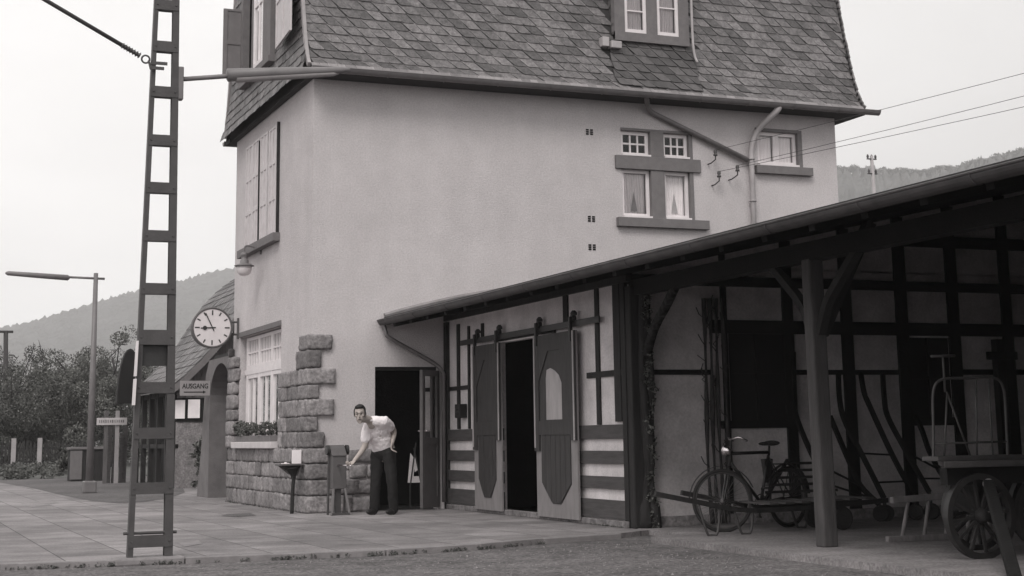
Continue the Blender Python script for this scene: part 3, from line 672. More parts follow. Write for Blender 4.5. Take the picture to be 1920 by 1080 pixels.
# timbers on the facade
mb = MB(); e = .022
def tim(fr, u0, u1, z0, z1, d=e): fr.box(mb, u0, u1, z0, z1, -.01, d + random.uniform(0, .004))
tim(FA, .0, .13, 0, 2.78, .05); tim(FA, .50, .60, 1.17, 2.72); tim(FA, .96, 1.03, 1.17, 2.66); tim(FA, 1.52, 1.60, 2.42, 2.66)
tim(FA, .13, .96, 1.74, 1.80); tim(FA, 4.42, 4.56, 2.42, 2.8); tim(FA, 5.36, 5.46, 1.17, 2.8); tim(FA, 5.1, 6.1, 1.73, 1.80); tim(FA, 4.05, 4.15, 0, 2.4); tim(FA, 2.03, 2.15, 0, 2.4)
tim(FA, 0, 6.3, 2.80, 2.95, .05); tim(FA, 2.2, 4.1, 2.36, 2.46, .03); tim(FA, 5.88, 6.05, 1.2, 2.8, .03); tim(FA, 6.1, 6.21, 0, 2.8, .04)
mb.build('timber', 'timber', S)
mb = MB()
for (z0, z1) in ((1.0, 1.17), (.71, .86), (.42, .57), (.08, .30)):
    for (a_, b_) in ((.13, 2.3), (3.9, 6.1)): mb = MB(); FA.box(mb, a_, b_, z0 + random.uniform(-.006, .006), z1 + random.uniform(-.006, .006), -.01, .035); mb.build('board', 'plank', S, bevel=.004)
mb = MB(); FA.box(mb, .1, 6.2, 0, .075, -.02, .06); FE.box(mb, AX, 9, 0, .12, -.02, .07); mb.build('plinth', 'stone', S, bevel=.01)
# rail and sliding doors
mb = MB(); FA.box(mb, .82, 5.6, 2.38, 2.455, .06, .085); mb.build('door_rail', 'black', S)
def sliding(u0, u1, zb, label, white):
    w_ = u1 - u0; c = (u0 + u1) / 2; mb = MB(); FA.box(mb, u0, u1, zb, 2.33, .075, .10)
    d_ = mb.build('sliding_door', 'doorlight', S, label=label)
    mb = MB()
    FA.box(mb, u0 - .002, u0 + .15, zb + .82, 2.332, .10, .125); FA.box(mb, u1 - .15, u1 + .002, zb + .95, 2.332, .10, .126)
    FA.box(mb, u0 + .15, u1 - .15, 2.12, 2.331, .10, .122); FA.box(mb, u0 + .15, u1 - .15, zb + 1.02, zb + 1.2, .10, .124)
    if 1:
        i0, i1 = u0 + .2, u1 - .2
        FA.box(mb, i0 - .05, i1 + .05, zb + 1.2, 2.12, .10, .108)
        for (s_, t_) in ((i0, 1), (i1, -1)):
            mb.prism([FA.p(s_ - .05 * t_, 2.12, .10), FA.p(s_ + .25 * t_, 2.12, .10), FA.p(s_ - .05 * t_, 1.75, .10)], FA.n * .021)
    mb.build('door_frame', 'doordark', d_)
    mb = MB(); i0, i1 = u0 + .19, u1 - .19; q = [(i0, zb + 1.02), (i1, zb + 1.02), (i1, zb + .42), (c + .13, zb + .17), (c - .13, zb + .17), (i0, zb + .42)]
    mb.prism([FA.p(u, z, .10) for u, z in q], FA.n * .006); nb_ = 6
    for k in range(nb_):
        ua = i0 + (i1 - i0) * k / nb_ + .004; ub_ = i0 + (i1 - i0) * (k + 1) / nb_ - .004
        zl = lambda u: float(np.interp(u, [i0, c - .13, c + .13, i1], [zb + .42, zb + .17, zb + .17, zb + .42]))
        mb.prism([FA.p(ua, zb + 1.015, .106), FA.p(ub_, zb + 1.015, .106), FA.p(ub_, zl(ub_) + .01, .106), FA.p(ua, zl(ua) + .01, .106)], FA.n * (.007 + random.uniform(0, .003)))
    mb.build('door_panel', 'doordark', d_)
    mb = MB()
    if white: mb.prism([FA.p(u, z, .109) for u, z in ((c - .27, zb + 1.21), (c + .22, zb + 1.21), (c + .22, 1.70), (c + .14, 1.80), (c + .02, 1.86), (c - .12, 1.90), (c - .24, 1.88), (c - .27, 1.78))], FA.n * .003)  # outline of the painted reflection on the pane
    else: FA.box(mb, i0, i1, zb + 1.22, 2.10, .108, .111)
    mb.build('pane', 'pane_reflection' if white else 'doordark', d_)
    for q_ in ((u0 + .012, u0 + .045, zb + .86), (u1 - .045, u1 - .012, zb + .95)): mb = MB(); FA.box(mb, *q_, 2.33, .125, .133); mb.build('edge_strip', 'pipe', d_)
    for u in (u0 + .1, u1 - .1):
        mb = MB(); mb.lathe(FA.p(u, 2.475, .055), FA.n, [(0, .05), (.05, .05)], 14); FA.box(mb, u - .022, u + .022, 2.2, 2.50, .10, .14); mb.lathe(FA.p(u, 2.52, .07), (0, 0, 1), [(0, .045), (.03, .045), (.06, .02)], 8); mb.build('hanger', 'black', d_)
sliding(1.42, 2.46, .05, 'sliding door nearer the doorway, its pane dark', False)
sliding(3.68, 4.96, .04, 'sliding door with a pale reflection painted on its pane', True)
mb = MB(); FA.box(mb, 4.0, 4.62, 1.36, 1.98, .1045, .108); 
mb = MB(); FA.box(mb, .66, .88, 1.33, 1.53, .0, .12); FA.box(mb, .72, .80, 1.40, 1.46, .12, .14); mb.build('meter_box', 'timber', S, bevel=.01)
# end-wall timbers
mb = MB()
tim(FE, AX, 9, 2.78, 2.90, .04); tim(FE, 3.1, 9, 2.22, 2.38, .03); tim(FE, 2.2, 3.1, 1.73, 1.79); tim(FE, 6.7, 9, 1.73, 1.80)
for u, w_ in ((4.17, .14), (5.02, .16), (5.85, .17), (6.65, .17), (7.5, .16), (3.28, .07)): tim(FE, u - w_ / 2, u + w_ / 2, 0.1, rz(u) - .12, .035)
tim(FE, 3.2, 4.25, 1.10, 1.19, .035); tim(FE, 5.85, 6.7, 1.10, 1.2, .036); tim(FE, 5.2, 9, 3.35, 3.5, .03); tim(FE, 4.25, 5.8, 1.73, 1.79, .02)
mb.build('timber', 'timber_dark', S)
for (a_, b_, c_, d__) in ((3.34, 4.17, 1.19, 2.34), (5.95, 6.6, 1.2, 2.2)):
    mb = MB(); FE.box(mb, a_, b_, c_, d__, -.09, -.06); FE.box(mb, (a_ + b_) / 2 - .025, (a_ + b_) / 2 + .025, c_, d__, -.06, -.02); FE.box(mb, a_, b_, (c_ + d__) / 2 - .02, (c_ + d__) / 2 + .02, -.06, -.022); mb.build('shed_window', 'dark', S)
# posts, plate and braces of the open bay
mb = MB(); mb.box((2.03, -6.2, 2.64), (2.19, -20, 2.82)); mb.build('wall_plate', 'timber_dark', S)
def shed_post(y, m, w_=.15, label=None):
    p = MB(); x = 2.11; p.bar((x, y, -.0), (x - .01, y + .015, 2.66), w_ * 1.05, w_, up=(0, 1, 0)); o = p.build('post', m, S, bevel=.02, label=label)
    p = MB()
    for s_ in (-1, 1):
        pts = smoothpath([(x, y + s_ * .06, 1.95), (x, y + s_ * .20, 2.22), (x, y + s_ * .42, 2.42), (x, y + s_ * .72, 2.66)], 3)
        for a_, b_ in zip(pts, pts[1:]): p.bar(a_, b_ + (b_ - a_) * .1, .075, .08, up=(1, 0, 0))
    pts = smoothpath([(x + .05, y, 1.95), (x + .3, y, 2.4), (x + .65, y, rz(2.7) - .15)], 3)
    for a_, b_ in zip(pts, pts[1:]): p.bar(a_, b_ + (b_ - a_) * .1, .10, .10, up=(0, 1, 0))
    p.build('brace', 'timber', S); return o
for y in (-9.97, -13.7, -17.4): shed_post(y, 'post')
# corner post wrapped in old bark-like creeper
mb = MB(); mb.box((1.97, -6.34, 0), (2.12, -6.19, 2.75)); mb.build('corner_post', 'timber', S, bevel=.015)
mb = MB()
for i in range(7):
    ph = random.uniform(0, 6); bx = 2.13 + .03 * (i % 3); by = -6.36 + .02 * (i % 2); pts = [(bx + .022 * math.sin(z * 3.1 + ph) - .01, by + .018 * math.cos(z * 4.3 + ph), z) for z in np.arange(0, 2.75, .08)]
    mb.tube(pts, [.032 + .022 * abs(math.sin(p[2] * 2.2 + ph)) + (.03 if p[2] < .3 else 0) for p in pts], 7)
for s_ in (1,):
    pts = smoothpath([(2.14, -6.4, 1.95), (2.15, -6.6, 2.25), (2.14, -6.95, 2.5), (2.12, -7.2, 2.68)], 4)
    for a_, b_ in zip(pts, pts[1:]): mb.bar(a_, b_ + (b_ - a_) * .1, .075, .08, up=(1, 0, 0))
mb.build('old_post', 'timber', S, smooth=True)
mb = MB(); leaves(mb, [(2.14 + random.uniform(-.02, .07), -6.38 + random.uniform(-.06, .02), z, random.uniform(.03, .075)) for z in np.arange(.05, 2.7, .05)], 1500, .022, 1); mb.build('creeper_leaves', 'leafd', S)
mb = MB()
for i, u in enumerate((2.98, 3.06, 3.14, 3.24)):
    ph = random.uniform(0, 6); pts = [FE.p(u + .016 * math.sin(z * 2.9 + ph), z, .07 + .015 * math.cos(z * 3.7 + ph)) for z in np.arange(.02, 2.7, .09)]; mb.tube(pts, [.022 + .008 * math.sin(p.z * 5 + ph) for p in pts], 6)
    for k in range(9):
        z = random.uniform(.6, 2.6); q = FE.p(u, z, .08); mb.tube([q, q + Vector((random.uniform(-.09, .02), -.03, .05)), q + Vector((random.uniform(-.14, .02), -.05, .13))], .006, 4)
mb.build('creeper_stem', 'bark', S, smooth=True)

# ================================================================ THINGS ON AND AROUND THE PLATFORM

# ---- steel mast
MY = -7.45
T = thing('catenary_mast', (-3.6, MY, 0), 'dark tapering steel mast of two channels joined by flat plates at the platform edge', 'mast')
zt = 8.2
def lx(z): return -3.81 + .0208 * z
def rx(z): return -3.395 - .0122 * z
for sx_, fx, wd_ in ((1, lx, .052), (-1, rx, .078)):
    mb = MB()
    b0 = Vector((fx(0) + sx_ * wd_ / 2, MY, -.06)); b1 = Vector((fx(zt) + sx_ * wd_ * .32, MY, zt))
    k = len(mb.v)
    for (b, wv) in ((b0, wd_), (b1, wd_ * .64)):
        x0 = b.x - wv / 2; x1 = b.x + wv / 2; yf = MY - .04; yb = MY + .04; t = .010; q = []
        if sx_ > 0: sec = [(x0, yf), (x1, yf), (x1, yf + t), (x0 + t, yf + t), (x0 + t, yb - t), (x1, yb - t), (x1, yb), (x0, yb)]
        else: sec = [(x1, yf), (x0, yf), (x0, yf + t), (x1 - t, yf + t), (x1 - t, yb - t), (x0, yb - t), (x0, yb), (x1, yb)]
        mb.v += [Vector((x, y, b.z)) for x, y in sec]
    for i in range(8): j = (i + 1) % 8; mb.f.append((k + i, k + j, k + 8 + j, k + 8 + i))
    mb.f.append(tuple(k + i for i in range(8))); mb.f.append(tuple(k + 8 + i for i in range(8)))
    mb.build('leg', 'steel', T)
bz = [at(300, py, 'y', MY).z for py in (1014, 915, 812, 727, 633, 542, 443, 353, 264, 173, 88, 10)]
bz += [bz[-1] + .44 * (i + 1) for i in range(6)]
for i, z in enumerate(bz):
    h_ = .052 if i not in (4,) else .07
    for y in (MY - .047, MY + .041):
        mb = MB(); mb.box((lx(z) + .005, y, z - h_), (rx(z) - .005, y + .006, z + h_)); pl_ = mb.build('batten_plate', 'steel', T)
        if y < MY:
            for x in (lx(z) + .03, rx(z) - .035): mb = MB(); mb.lathe((x, y, z), (0, -1, 0), [(0, .011), (.007, .008)], 8); mb.build('rivet', 'steel', pl_)
z = at(300, 662, 'y', MY).z
mb = MB(); mb.box((lx(z) + .03, MY + .02, z - .12), (rx(z) - .03, MY + .03, z + .10)); mb.build('plate', 'black', T)
mb = MB(); zb_ = at(280, 1003, 'y', MY).z; mb.tube([(lx(0) - .035, MY, zb_ + .02), (rx(0) + .035, MY, zb_ + .02)], .014, 8); mb.build('bolt', 'steel', T)
mb = MB(); mb.box((-3.93, MY - .16, -.06), (-3.30, MY + .18, .012)); mb.build('footing', 'kerb', T, bevel=.02)
mb = MB(); z0 = at(258, 760, 'y', MY).z; z1 = at(258, 640, 'y', MY).z; z2 = at(258, 708, 'y', MY).z
mb.prism([(lx(z0) - .025, MY - .10, z0), (lx(z0) - .005, MY - .10, z0), (lx(z2) - .003, MY - .10, z2 - .015), (lx(z2) - .022, MY - .10, z2 - .015)], (0, .08, 0))
mb.prism([(lx(z2) - .020, MY - .10, z2 + .01), (lx(z2) - .003, MY - .10, z2 + .01), (lx(z1) - .001, MY - .10, z1), (lx(z1) - .016, MY - .10, z1)], (0, .08, 0))
mb.build('number_plate', 'white', T)
# cantilever tube with ribbed insulator
A_ = thing('cantilever_strut', (-3.70, MY, 4.66), 'slim steel tube slanting up and left from the mast, with ribbed insulator', 'strut')
p0 = Vector((-3.70, MY, 4.655)); p1 = at(268, 108, 'y', MY); p2 = at(85, 0, 'y', MY); dv = (p2 - p1).normalized(); p3 = p1 + dv * 3.0
mb = MB(); mb.tube([p1 + dv * .12, p3], .021, 10); mb.build('tube', 'steel', A_, smooth=True)
mb = MB(); prf = []
for k in range(7): prf += [(k * .03, .018), (k * .03 + .01, .034), (k * .03 + .02, .018)]
mb.lathe(p1 + dv * .03, dv, prf, 12); mb.build('insulator', 'porcelain', A_, smooth=True)
mb = MB(); mb.torus(p1 - dv * .03 + Vector((.0, 0, 0)), (0, 1, 0), .038, .009, 20, 6); q = p1 - dv * .06
mb.tube([q + Vector((0, .02, .0)), p0 + Vector((-.02, .03, .02))], .010, 6); mb.tube([q + Vector((0, -.02, 0)), p0 + Vector((-.02, -.03, -.04))], .010, 6)
mb.box((p0.x - .03, MY - .085, p0.z - .05), (p0.x + .10, MY - .07, p0.z - .02)); mb.box((p0.x - .03, MY - .085, p0.z + .0), (p0.x + .13, MY - .07, p0.z + .03)); mb.build('clevis', 'steel', A_)
# mast lamp
La = thing('platform_lamp', (-3.42, MY, 4.5), 'long grey tube lamp reaching right from the mast towards the roof gutter', 'lamp', 'tube lamps over the platform')
mb = MB(); mb.box((-3.455, MY - .04, at(338, 188, 'y', MY).z), (-3.40, MY + .04, at(338, 126, 'y', MY).z)); mb.build('clamp', 'lampgrey', La, bevel=.01)
a0 = Vector((-3.42, MY, 4.545)); a1 = at(425, 141, 'y', MY); a2 = at(656, 131, 'y', MY)
mb = MB(); mb.tube([a0, a1 + (a2 - a1) * .3], .024, 10); mb.build('arm', 'lampgrey', La, smooth=True)
dv = (a2 - a1); mb = MB(); mb.lathe(a1, dv, [(0, .045), (.01, .066), (dv.length * .5, .055), (dv.length * .93, .036), (dv.length, .016)], 20); hd = mb.build('housing', 'lampgrey', La, smooth=True)
mb = MB(); dn = Vector((0, 0, -.030)); mb.lathe(a1 + dn + dv * .06, dv, [(0, .02), (.02, .052), (dv.length * .45, .044), (dv.length * .8, .030), (dv.length * .85, .01)], 16); mb.build('diffuser', 'board_light', hd, smooth=True)

# ---- second platform lamp further along
Lb = thing('platform_lamp', (-1.68, 12.4, 0), 'grey post with long tube lamp pointing left, standing on the asphalt patch', 'lamp', 'tube lamps over the platform')
mb = MB(); mb.tube([(-1.68, 12.4, 0), (-1.69, 12.4, 4.72)], [.085, .048], 12); mb.build('post', 'lampgrey', Lb, smooth=True)
mb = MB(); mb.box((-1.82, 12.26, 0), (-1.54, 12.54, .26)); mb.build('base', 'lampgrey', Lb, bevel=.03)
mb = MB(); mb.tube([(-1.50, 12.4, 4.60), (-2.3, 12.4, 4.62)], .026, 8); mb.build('arm', 'lampgrey', Lb, smooth=True)
b0 = at(10, 512, 'y', 12.4); b1 = at(131, 521, 'y', 12.4); dv = b0 - b1
mb = MB(); mb.lathe(b1, dv, [(0, .02), (.04, .062), (dv.length * .5, .058), (dv.length * .96, .048), (dv.length, .02)], 16); mb.build('housing', 'lampgrey', Lb, smooth=True)

# ---- clock
CYY = 5.0; cc = at(396, 615, 'y', CYY)
K = thing('station_clock', tuple(cc), 'round white-faced station clock on a bracket at the wall corner showing four minutes to nine', 'clock')
FK = Fr(cc, (1, 0, 0), (0, -1, 0)); mb = MB()
mb.lathe(cc + Vector((0, .10, 0)), (0, -1, 0), [(0, .33), (.0, .345), (.19, .345)], 48); mb.torus(cc + Vector((0, -.09, 0)), (0, 1, 0), .342, .020, 48, 8); mb.build('case', 'greybox', K, smooth=False)
mb = MB(); mb.lathe(cc + Vector((0, -.091, 0)), (0, -1, 0), [(0, .33), (.004, .33)], 48); dial = mb.build('dial', 'white', K)
mb = MB()
for k in range(12):
    t = k * math.pi / 6; L_ = .085 if k % 3 == 0 else .065; s0 = Vector((math.sin(t), 0, math.cos(t))); mb.bar(cc + Vector((0, -.098, 0)) + s0 * (.305 - L_), cc + Vector((0, -.098, 0)) + s0 * .305, .022, .004, up=(0, 1, 0))
mb.build('hour_marks', 'black', dial)
mb = MB(); q = cc + Vector((0, -.104, 0)); t = R(-93); s0 = Vector((math.sin(t), 0, math.cos(t))); mb.bar(q - s0 * .06, q + s0 * .20, .020, .004, up=(0, 1, 0)); mb.lathe(q + s0 * .13, (0, -1, 0), [(0, .038), (.004, .038)], 16); mb.build('hour_hand', 'black', dial)
mb = MB(); q = cc + Vector((0, -.112, 0)); t = R(-26); s0 = Vector((math.sin(t), 0, math.cos(t))); mb.bar(q - s0 * .07, q + s0 * .285, .018, .004, up=(0, 1, 0)); mb.build('minute_hand', 'black', dial)
mb = MB(); mb.tube([(cc.x + .33, CYY, cc.z + .11), (XL - .01, CYY, cc.z + .11)], .018, 8); mb.tube([(cc.x + .33, CYY, cc.z - .11), (XL - .01, CYY, cc.z - .11)], .018, 8); mb.box((XL - .03, CYY - .03, cc.z - .19), (XL + .0, CYY + .03, cc.z + .18)); mb.box((XL - .10, CYY - .01, cc.z - .11), (XL - .08, CYY + .01, cc.z + .11)); mb.build('bracket', 'greybox', K)

# ---- wall lamp under the first-floor window
wl = at(458, 487, 'y', 3.30)
W_ = thing('wall_lamp', (wl.x, 3.30, wl.z), 'small enamel wall lamp with milky glass under the shuttered window', 'lamp')
mb = MB(); mb.lathe((wl.x, 3.30, wl.z - .11), (0, 0, 1), [(0, .165), (.012, .165), (.03, .12), (.05, .075), (.10, .07), (.11, .05), (.17, .05), (.18, .06), (.22, .055), (.24, .02)], 24); mb.build('shade', 'lampgrey', W_, smooth=True)
mb = MB(); mb.lathe((wl.x, 3.30, wl.z - .111), (0, 0, -1), [(0, .125), (.05, .125), (.11, .11), (.15, .07), (.16, .03)], 24); mb.build('glass_bowl', 'bulb', W_, smooth=True)
mb = MB(); mb.tube(smoothpath([(wl.x, 3.30, wl.z + .12), (wl.x + .0, 3.30, wl.z + .20), (wl.x + .06, 3.30, wl.z + .24), (XL, 3.30, wl.z + .18)], 6), .014, 6); mb.tube([(XL - .02, 3.30, wl.z + .1), (XL - .02, 3.30, wl.z + .24)], .015, 6); mb.build('bracket', 'lampgrey', W_, smooth=True)

# ---- AUSGANG sign
sa = at(337, 742, 'y', 7.5); sb = at(394, 714, 'y', 7.5)
N_ = thing('exit_sign', ((sa.x + sb.x) / 2, 7.5, (sa.z + sb.z) / 2), 'white board reading AUSGANG above an arrow pointing right, fixed to the porch pillar', 'sign')
mb = MB(); mb.box((sa.x, 7.47, sa.z), (sb.x, 7.50, sb.z)); mb.build('board', 'board_light', N_)
FN = Fr(((sa.x + sb.x) / 2, 7.47, (sa.z + sb.z) / 2), (1, 0, 0), (0, -1, 0)); wS = sb.x - sa.x
text('AUSGANG', FN, .0, .035, .002, .13, 'timber', N_, sxs=.80)
mb = MB(); FN.box(mb, -wS * .38, wS * .27, -.082, -.064, .001, .004); mb.prism([FN.p(wS * .26, -.102, .001), FN.p(wS * .36, -.073, .001), FN.p(wS * .26, -.044, .001)], FN.n * .003); mb.build('arrow', 'timber', N_)

# ---- flower box
F_ = thing('flower_box', (XL - .1, 3.3, .99), 'row of leafy pot plants on the white sill of the ground-floor window', 'flowers')
mb = MB(); FL.box(mb, 2.0, 4.6, 1.035, 1.13, -.06, .12); mb.build('trough', 'trim', F_)
mb = MB(); cl = [(XL - .06 + random.uniform(-.04, .05), y, 1.20 + random.uniform(-.02, .10), random.uniform(.07, .13)) for y in np.arange(2.0, 4.65, .11)]
leaves(mb, cl, 2400, .028, 1); mb.build('foliage', 'leafd', F_)
mb = MB(); leaves(mb, cl, 220, .022, 1); mb.build('blossom', 'flower', F_)

# ---- wall desk / ledge with paper
dk = Vector((-.36, .1, 0)) if 1 else at(546, 958, 'z', 0); DKx, DKy = dk.x, dk.y
Dk = thing('pedestal_shelf', (DKx, DKy, 0), 'small shelf on a curved pedestal in front of the stone corner', 'stand')
mb = MB(); mb.tube(smoothpath([(DKx, DKy, 0), (DKx + .01, DKy, .35), (DKx + .02, DKy, .5), (DKx, DKy, .66)], 5), [.028] * 10 + [.032, .04, .055, .075, .10, .13], 10); mb.build('pedestal', 'timber', Dk, smooth=True)
zt_ = .685; xl_ = at(520, 878, 'y', DKy).x; xr_ = at(566, 878, 'y', DKy).x
mb = MB(); mb.box((xl_, DKy - .12, zt_), (xr_, DKy + .14, zt_ + .025)); mb.prism([(xl_ + .01, DKy + .0, zt_), (xr_ - .01, DKy + .0, zt_), (DKx + .08, DKy, zt_ - .15), (DKx - .05, DKy, zt_ - .13)], (0, .03, 0)); mb.build('top', 'greybox', Dk, bevel=.004)
Pp = MB(); Pp.box((xr_ - .14, DKy + .02, zt_ + .026), (xr_ - .005, DKy + .05, zt_ + .22)); pp = Pp.build('paper_card', 'paper', loc=(xr_ - .07, DKy + .03, zt_ + .026)); tag(pp, 'white card standing on the small pedestal shelf', 'card')
Pp = MB(); Pp.box((xl_ + .06, DKy - .07, zt_ + .026), (xl_ + .16, DKy + .03, zt_ + .036)); Pp.lathe((xl_ + .12, DKy, zt_ + .036), (0, 0, 1), [(0, .02), (.012, .015)], 10); pp = Pp.build('paper_scrap', 'paper', loc=(xl_ + .1, DKy, zt_ + .026)); tag(pp, 'crumpled white scrap lying on the left of the pedestal shelf', 'paper')

# ---- winch
wc = at(636, 966, 'z', 0); wx, wy = wc.x, wc.y
Wn = thing('winch', (wx, wy, 0), 'narrow grey cranked winch box on splayed legs against the station wall', 'winch')
mb = MB(); mb.prism([(wx - .105, wy, .36), (wx + .105, wy, .36), (wx + .105, wy, .82), (wx - .105, wy, .82)], (0, .20, 0)); mb.build('box', 'greybox', Wn, bevel=.012)
mb = MB(); mb.prism([(wx - .11, wy - .02, .82), (wx - .11, wy + .22, .82), (wx - .11, wy + .22, .97), (wx - .11, wy + .14, .97)], (.22, 0, 0)); mb.build('lid', 'greybox', Wn, bevel=.01)
for s_ in (-1, 1):
    mb = MB(); mb.lathe((wx + s_ * .14 - .02, wy + .12, .90), (1, 0, 0), [(0, .07), (.04, .07)], 20); mb.build('wheel', 'black', Wn)
    mb = MB(); mb.bar((wx + s_ * .12, wy + .12, .90), (wx + s_ * .12, wy + .16, .0), .025, .04, up=(0, 1, 0)); mb.build('frame_side', 'steel', Wn)
    mb = MB(); mb.bar((wx + s_ * .08, wy + .02, .38), (wx + s_ * .13, wy - .08, 0), .028, .03, up=(0, 1, 0)); mb.build('leg', 'lampgrey', Wn)
mb = MB(); mb.bar((wx - .13, wy - .08, .02), (wx + .13, wy - .08, .02), .03, .03); mb.box((wx - .05, wy + .05, .03), (wx + .04, wy + .15, .36)); mb.build('stretcher', 'steel', Wn)
hand = at(656, 873, 'y', -1.42)
mb = MB(); mb.tube([(wx + .1, wy + .05, .62), (wx + .15, wy + .05, .62), (hand.x - .01, wy + .0, hand.z), (hand.x + .0, hand.y - .06, hand.z)], .011, 8); mb.build('crank', 'chrome', Wn, smooth=True)

# ================================================================ THE MAN
def ell(mb, c, ax, ay, az, n=14):
    c = Vector(c); ax = Vector(ax); ay = Vector(ay); az = Vector(az); o = len(mb.v); m = n // 2 + 1
    for i in range(1, m):
        t = math.pi * i / m
        for k in range(n): u = 2 * math.pi * k / n; mb.v.append(c + ax * math.sin(t) * math.cos(u) + ay * math.sin(t) * math.sin(u) + az * math.cos(t))
    for i in range(m - 2):
        for k in range(n): k2 = (k + 1) % n; mb.f.append((o + i * n + k, o + i * n + k2, o + (i + 1) * n + k2, o + (i + 1) * n + k))
    tp = len(mb.v); mb.v.append(c + az); mb.v.append(c - az)
    for k in range(n): mb.f.append((tp, o + (k + 1) % n, o + k)); mb.f.append((tp + 1, o + (m - 2) * n + k, o + (m - 2) * n + (k + 1) % n))
def limb(mb, pts, rad):
    pts = [Vector(p) for p in pts]
    sp = smoothpath(pts, 5); rr = np.interp(np.linspace(0, len(pts) - 1, len(sp)), range(len(pts)), rad)
    mb.tube(sp, list(rr), 12); z = Vector((0, 0, 1))
    for p, r in ((sp[0], rr[0]), (sp[-1], rr[-1])): ell(mb, p, (r, 0, 0), (0, r, 0), (0, 0, r), 10)
Y0 = -1.14
def J(px, py, dy=0): return at(px, py, 'y', Y0 + dy)
mx_ = J(718, 966); Mn = thing('person', (mx_.x, Y0, 0), 'man in white short-sleeved shirt and dark trousers bending to turn the winch crank', 'person')
lat = Vector((.62, -.72, .12)).normalized()
neck = J(697, 791, -.24); chest = J(708, 806, -.14); waist = J(716, 831, -.01); pel = J(719, 848, .0)
shL = J(720, 789, -.32); shR = J(689, 802, -.12)
elL = J(738, 807, -.12); wrL = J(736, 828, -.26); hL = J(734, 838, -.27)
elR = J(684, 836, -.16); wrR = J(665, 863, -.24); hR = J(657, 872, -.27)
hc = J(675, 777, -.40)
hipL = J(729, 850, -.09); hipR = J(708, 851, .08); knL = J(735, 905, -.14); knR = J(704, 906, .04); anL = J(738, 955, -.06); anR = J(702, 953, .10)
body = MB()
# head: skull, jaw, nose, ears; face turned to the camera
fd = (CAM - hc).normalized(); fd = (fd + Vector((-.12, 0, -.05))).normalized(); up = Vector((-.10, -.05, 1)); sd_ = fd.cross(up).normalized(); up = sd_.cross(fd).normalized()
ell(body, hc + up * .03 - fd * .012, sd_ * .075, fd * .095, up * .098, 20); ell(body, hc - up * .055 + fd * .022, sd_ * .056, fd * .066, up * .066, 16); ell(body, hc - up * .105 + fd * .055, sd_ * .027, fd * .025, up * .02, 10)
ell(body, hc - up * .012 + fd * .098, sd_ * .012, fd * .022, up * .026, 10); ell(body, hc - up * .026 + fd * .103, sd_ * .018, fd * .014, up * .010, 10)
ell(body, hc + up * .028 + fd * .082, sd_ * .05, fd * .012, up * .010, 10); ell(body, hc - up * .06 + fd * .086, sd_ * .022, fd * .010, up * .009, 10)
for s_ in (-1, 1):
    ell(body, hc + sd_ * s_ * .078 - fd * .005, sd_ * .010, fd * .022, up * .034, 10); ell(body, hc + sd_ * s_ * .042 - up * .015 + fd * .062, sd_ * .022, fd * .016, up * .02, 10)
limb(body, [hc - up * .06 - fd * .02, neck + (hc - neck) * .3, neck - Vector((0, 0, .04))], [.052, .055, .062])
for c_, a_, b_ in ((chest, .12, .07), (waist, .10, .07), (pel, .11, .08)): ell(body, c_, lat * a_, lat.cross(Vector((0, 0, 1))) * b_, Vector((0, 0, .14)), 14)
limb(body, [shL, elL, wrL], [.05, .042, .028]); limb(body, [shR, elR, wrR], [.05, .042, .028])
limb(body, [hipL, knL, anL], [.085, .055, .04]); limb(body, [hipR, knR, anR], [.085, .055, .04])
def hand_(mb, w_, dirv, side, curl, grip):
    dirv = dirv.normalized(); side = side.normalized(); nrm = dirv.cross(side).normalized()
    ell(mb, w_ + dirv * .045, side * .040, nrm * .016, dirv * .055, 12); limb(mb, [w_ - dirv * .02, w_ + dirv * .02], [.027, .026])
    for k, (o_, L_) in enumerate(((-.030, .068), (-.010, .078), (.010, .074), (.030, .058))):
        b = w_ + dirv * .085 + side * o_; k1 = b + dirv * L_ * .45 + nrm * curl * L_ * .25; k2 = k1 + dirv * L_ * .3 * (1 - grip) + nrm * curl * L_ * .5; k3 = k2 - dirv * L_ * .25 * grip + dirv * L_ * .2 * (1 - grip) + nrm * curl * L_ * .3
        limb(mb, [b - dirv * .02, b, k1, k2, k3], [.009, .0095, .0088, .008, .007])
    b = w_ + dirv * .03 - side * .034; limb(mb, [b, b + dirv * .028 - side * .022 + nrm * curl * .01, b + dirv * .052 - side * .020 + nrm * curl * .028], [.012, .011, .0085])
hand_(body, wrR, (hR - wrR), lat * 1.0, 1, .9)
hand_(body, wrL, (hL - wrL) + Vector((0, 0, -.02)), Vector((-.5, -.8, 0)), -1, .3)
def remeshed(mb, name, m, parent, vox, sm=4, **k):
    o = mb.build(name, m, parent, smooth=True, **k); r = o.modifiers.new('remesh', 'REMESH'); r.mode = 'VOXEL'; r.voxel_size = vox; r.use_smooth_shade = True
    s_ = o.modifiers.new('smooth', 'SMOOTH'); s_.factor = .5; s_.iterations = sm; return o
bo = remeshed(body, 'body', 'skin', Mn, .0055, 4)
mb = MB(); ell(mb, hc + up * .056 - fd * .030, sd_ * .082, fd * .092, up * .086, 18); ell(mb, hc + up * .105 + fd * .045, sd_ * .062, fd * .045, up * .030, 12); ell(mb, hc + up * .01 - fd * .05, sd_ * .078, fd * .06, up * .08, 12)
for s_ in (-1, 1): ell(mb, hc + up * .03 + sd_ * s_ * .074 + fd * .01, sd_ * .012, fd * .022, up * .05, 8)
remeshed(mb, 'hair', 'hair', Mn, .007, 2)
mb = MB()
for s_ in (-1, 1):
    ell(mb, hc + up * .010 + fd * .083 + sd_ * s_ * .032, sd_ * .011, fd * .006, up * .0045, 8); ell(mb, hc + up * .036 + fd * .090 + sd_ * s_ * .033, sd_ * .018, fd * .005, up * .0028, 8)
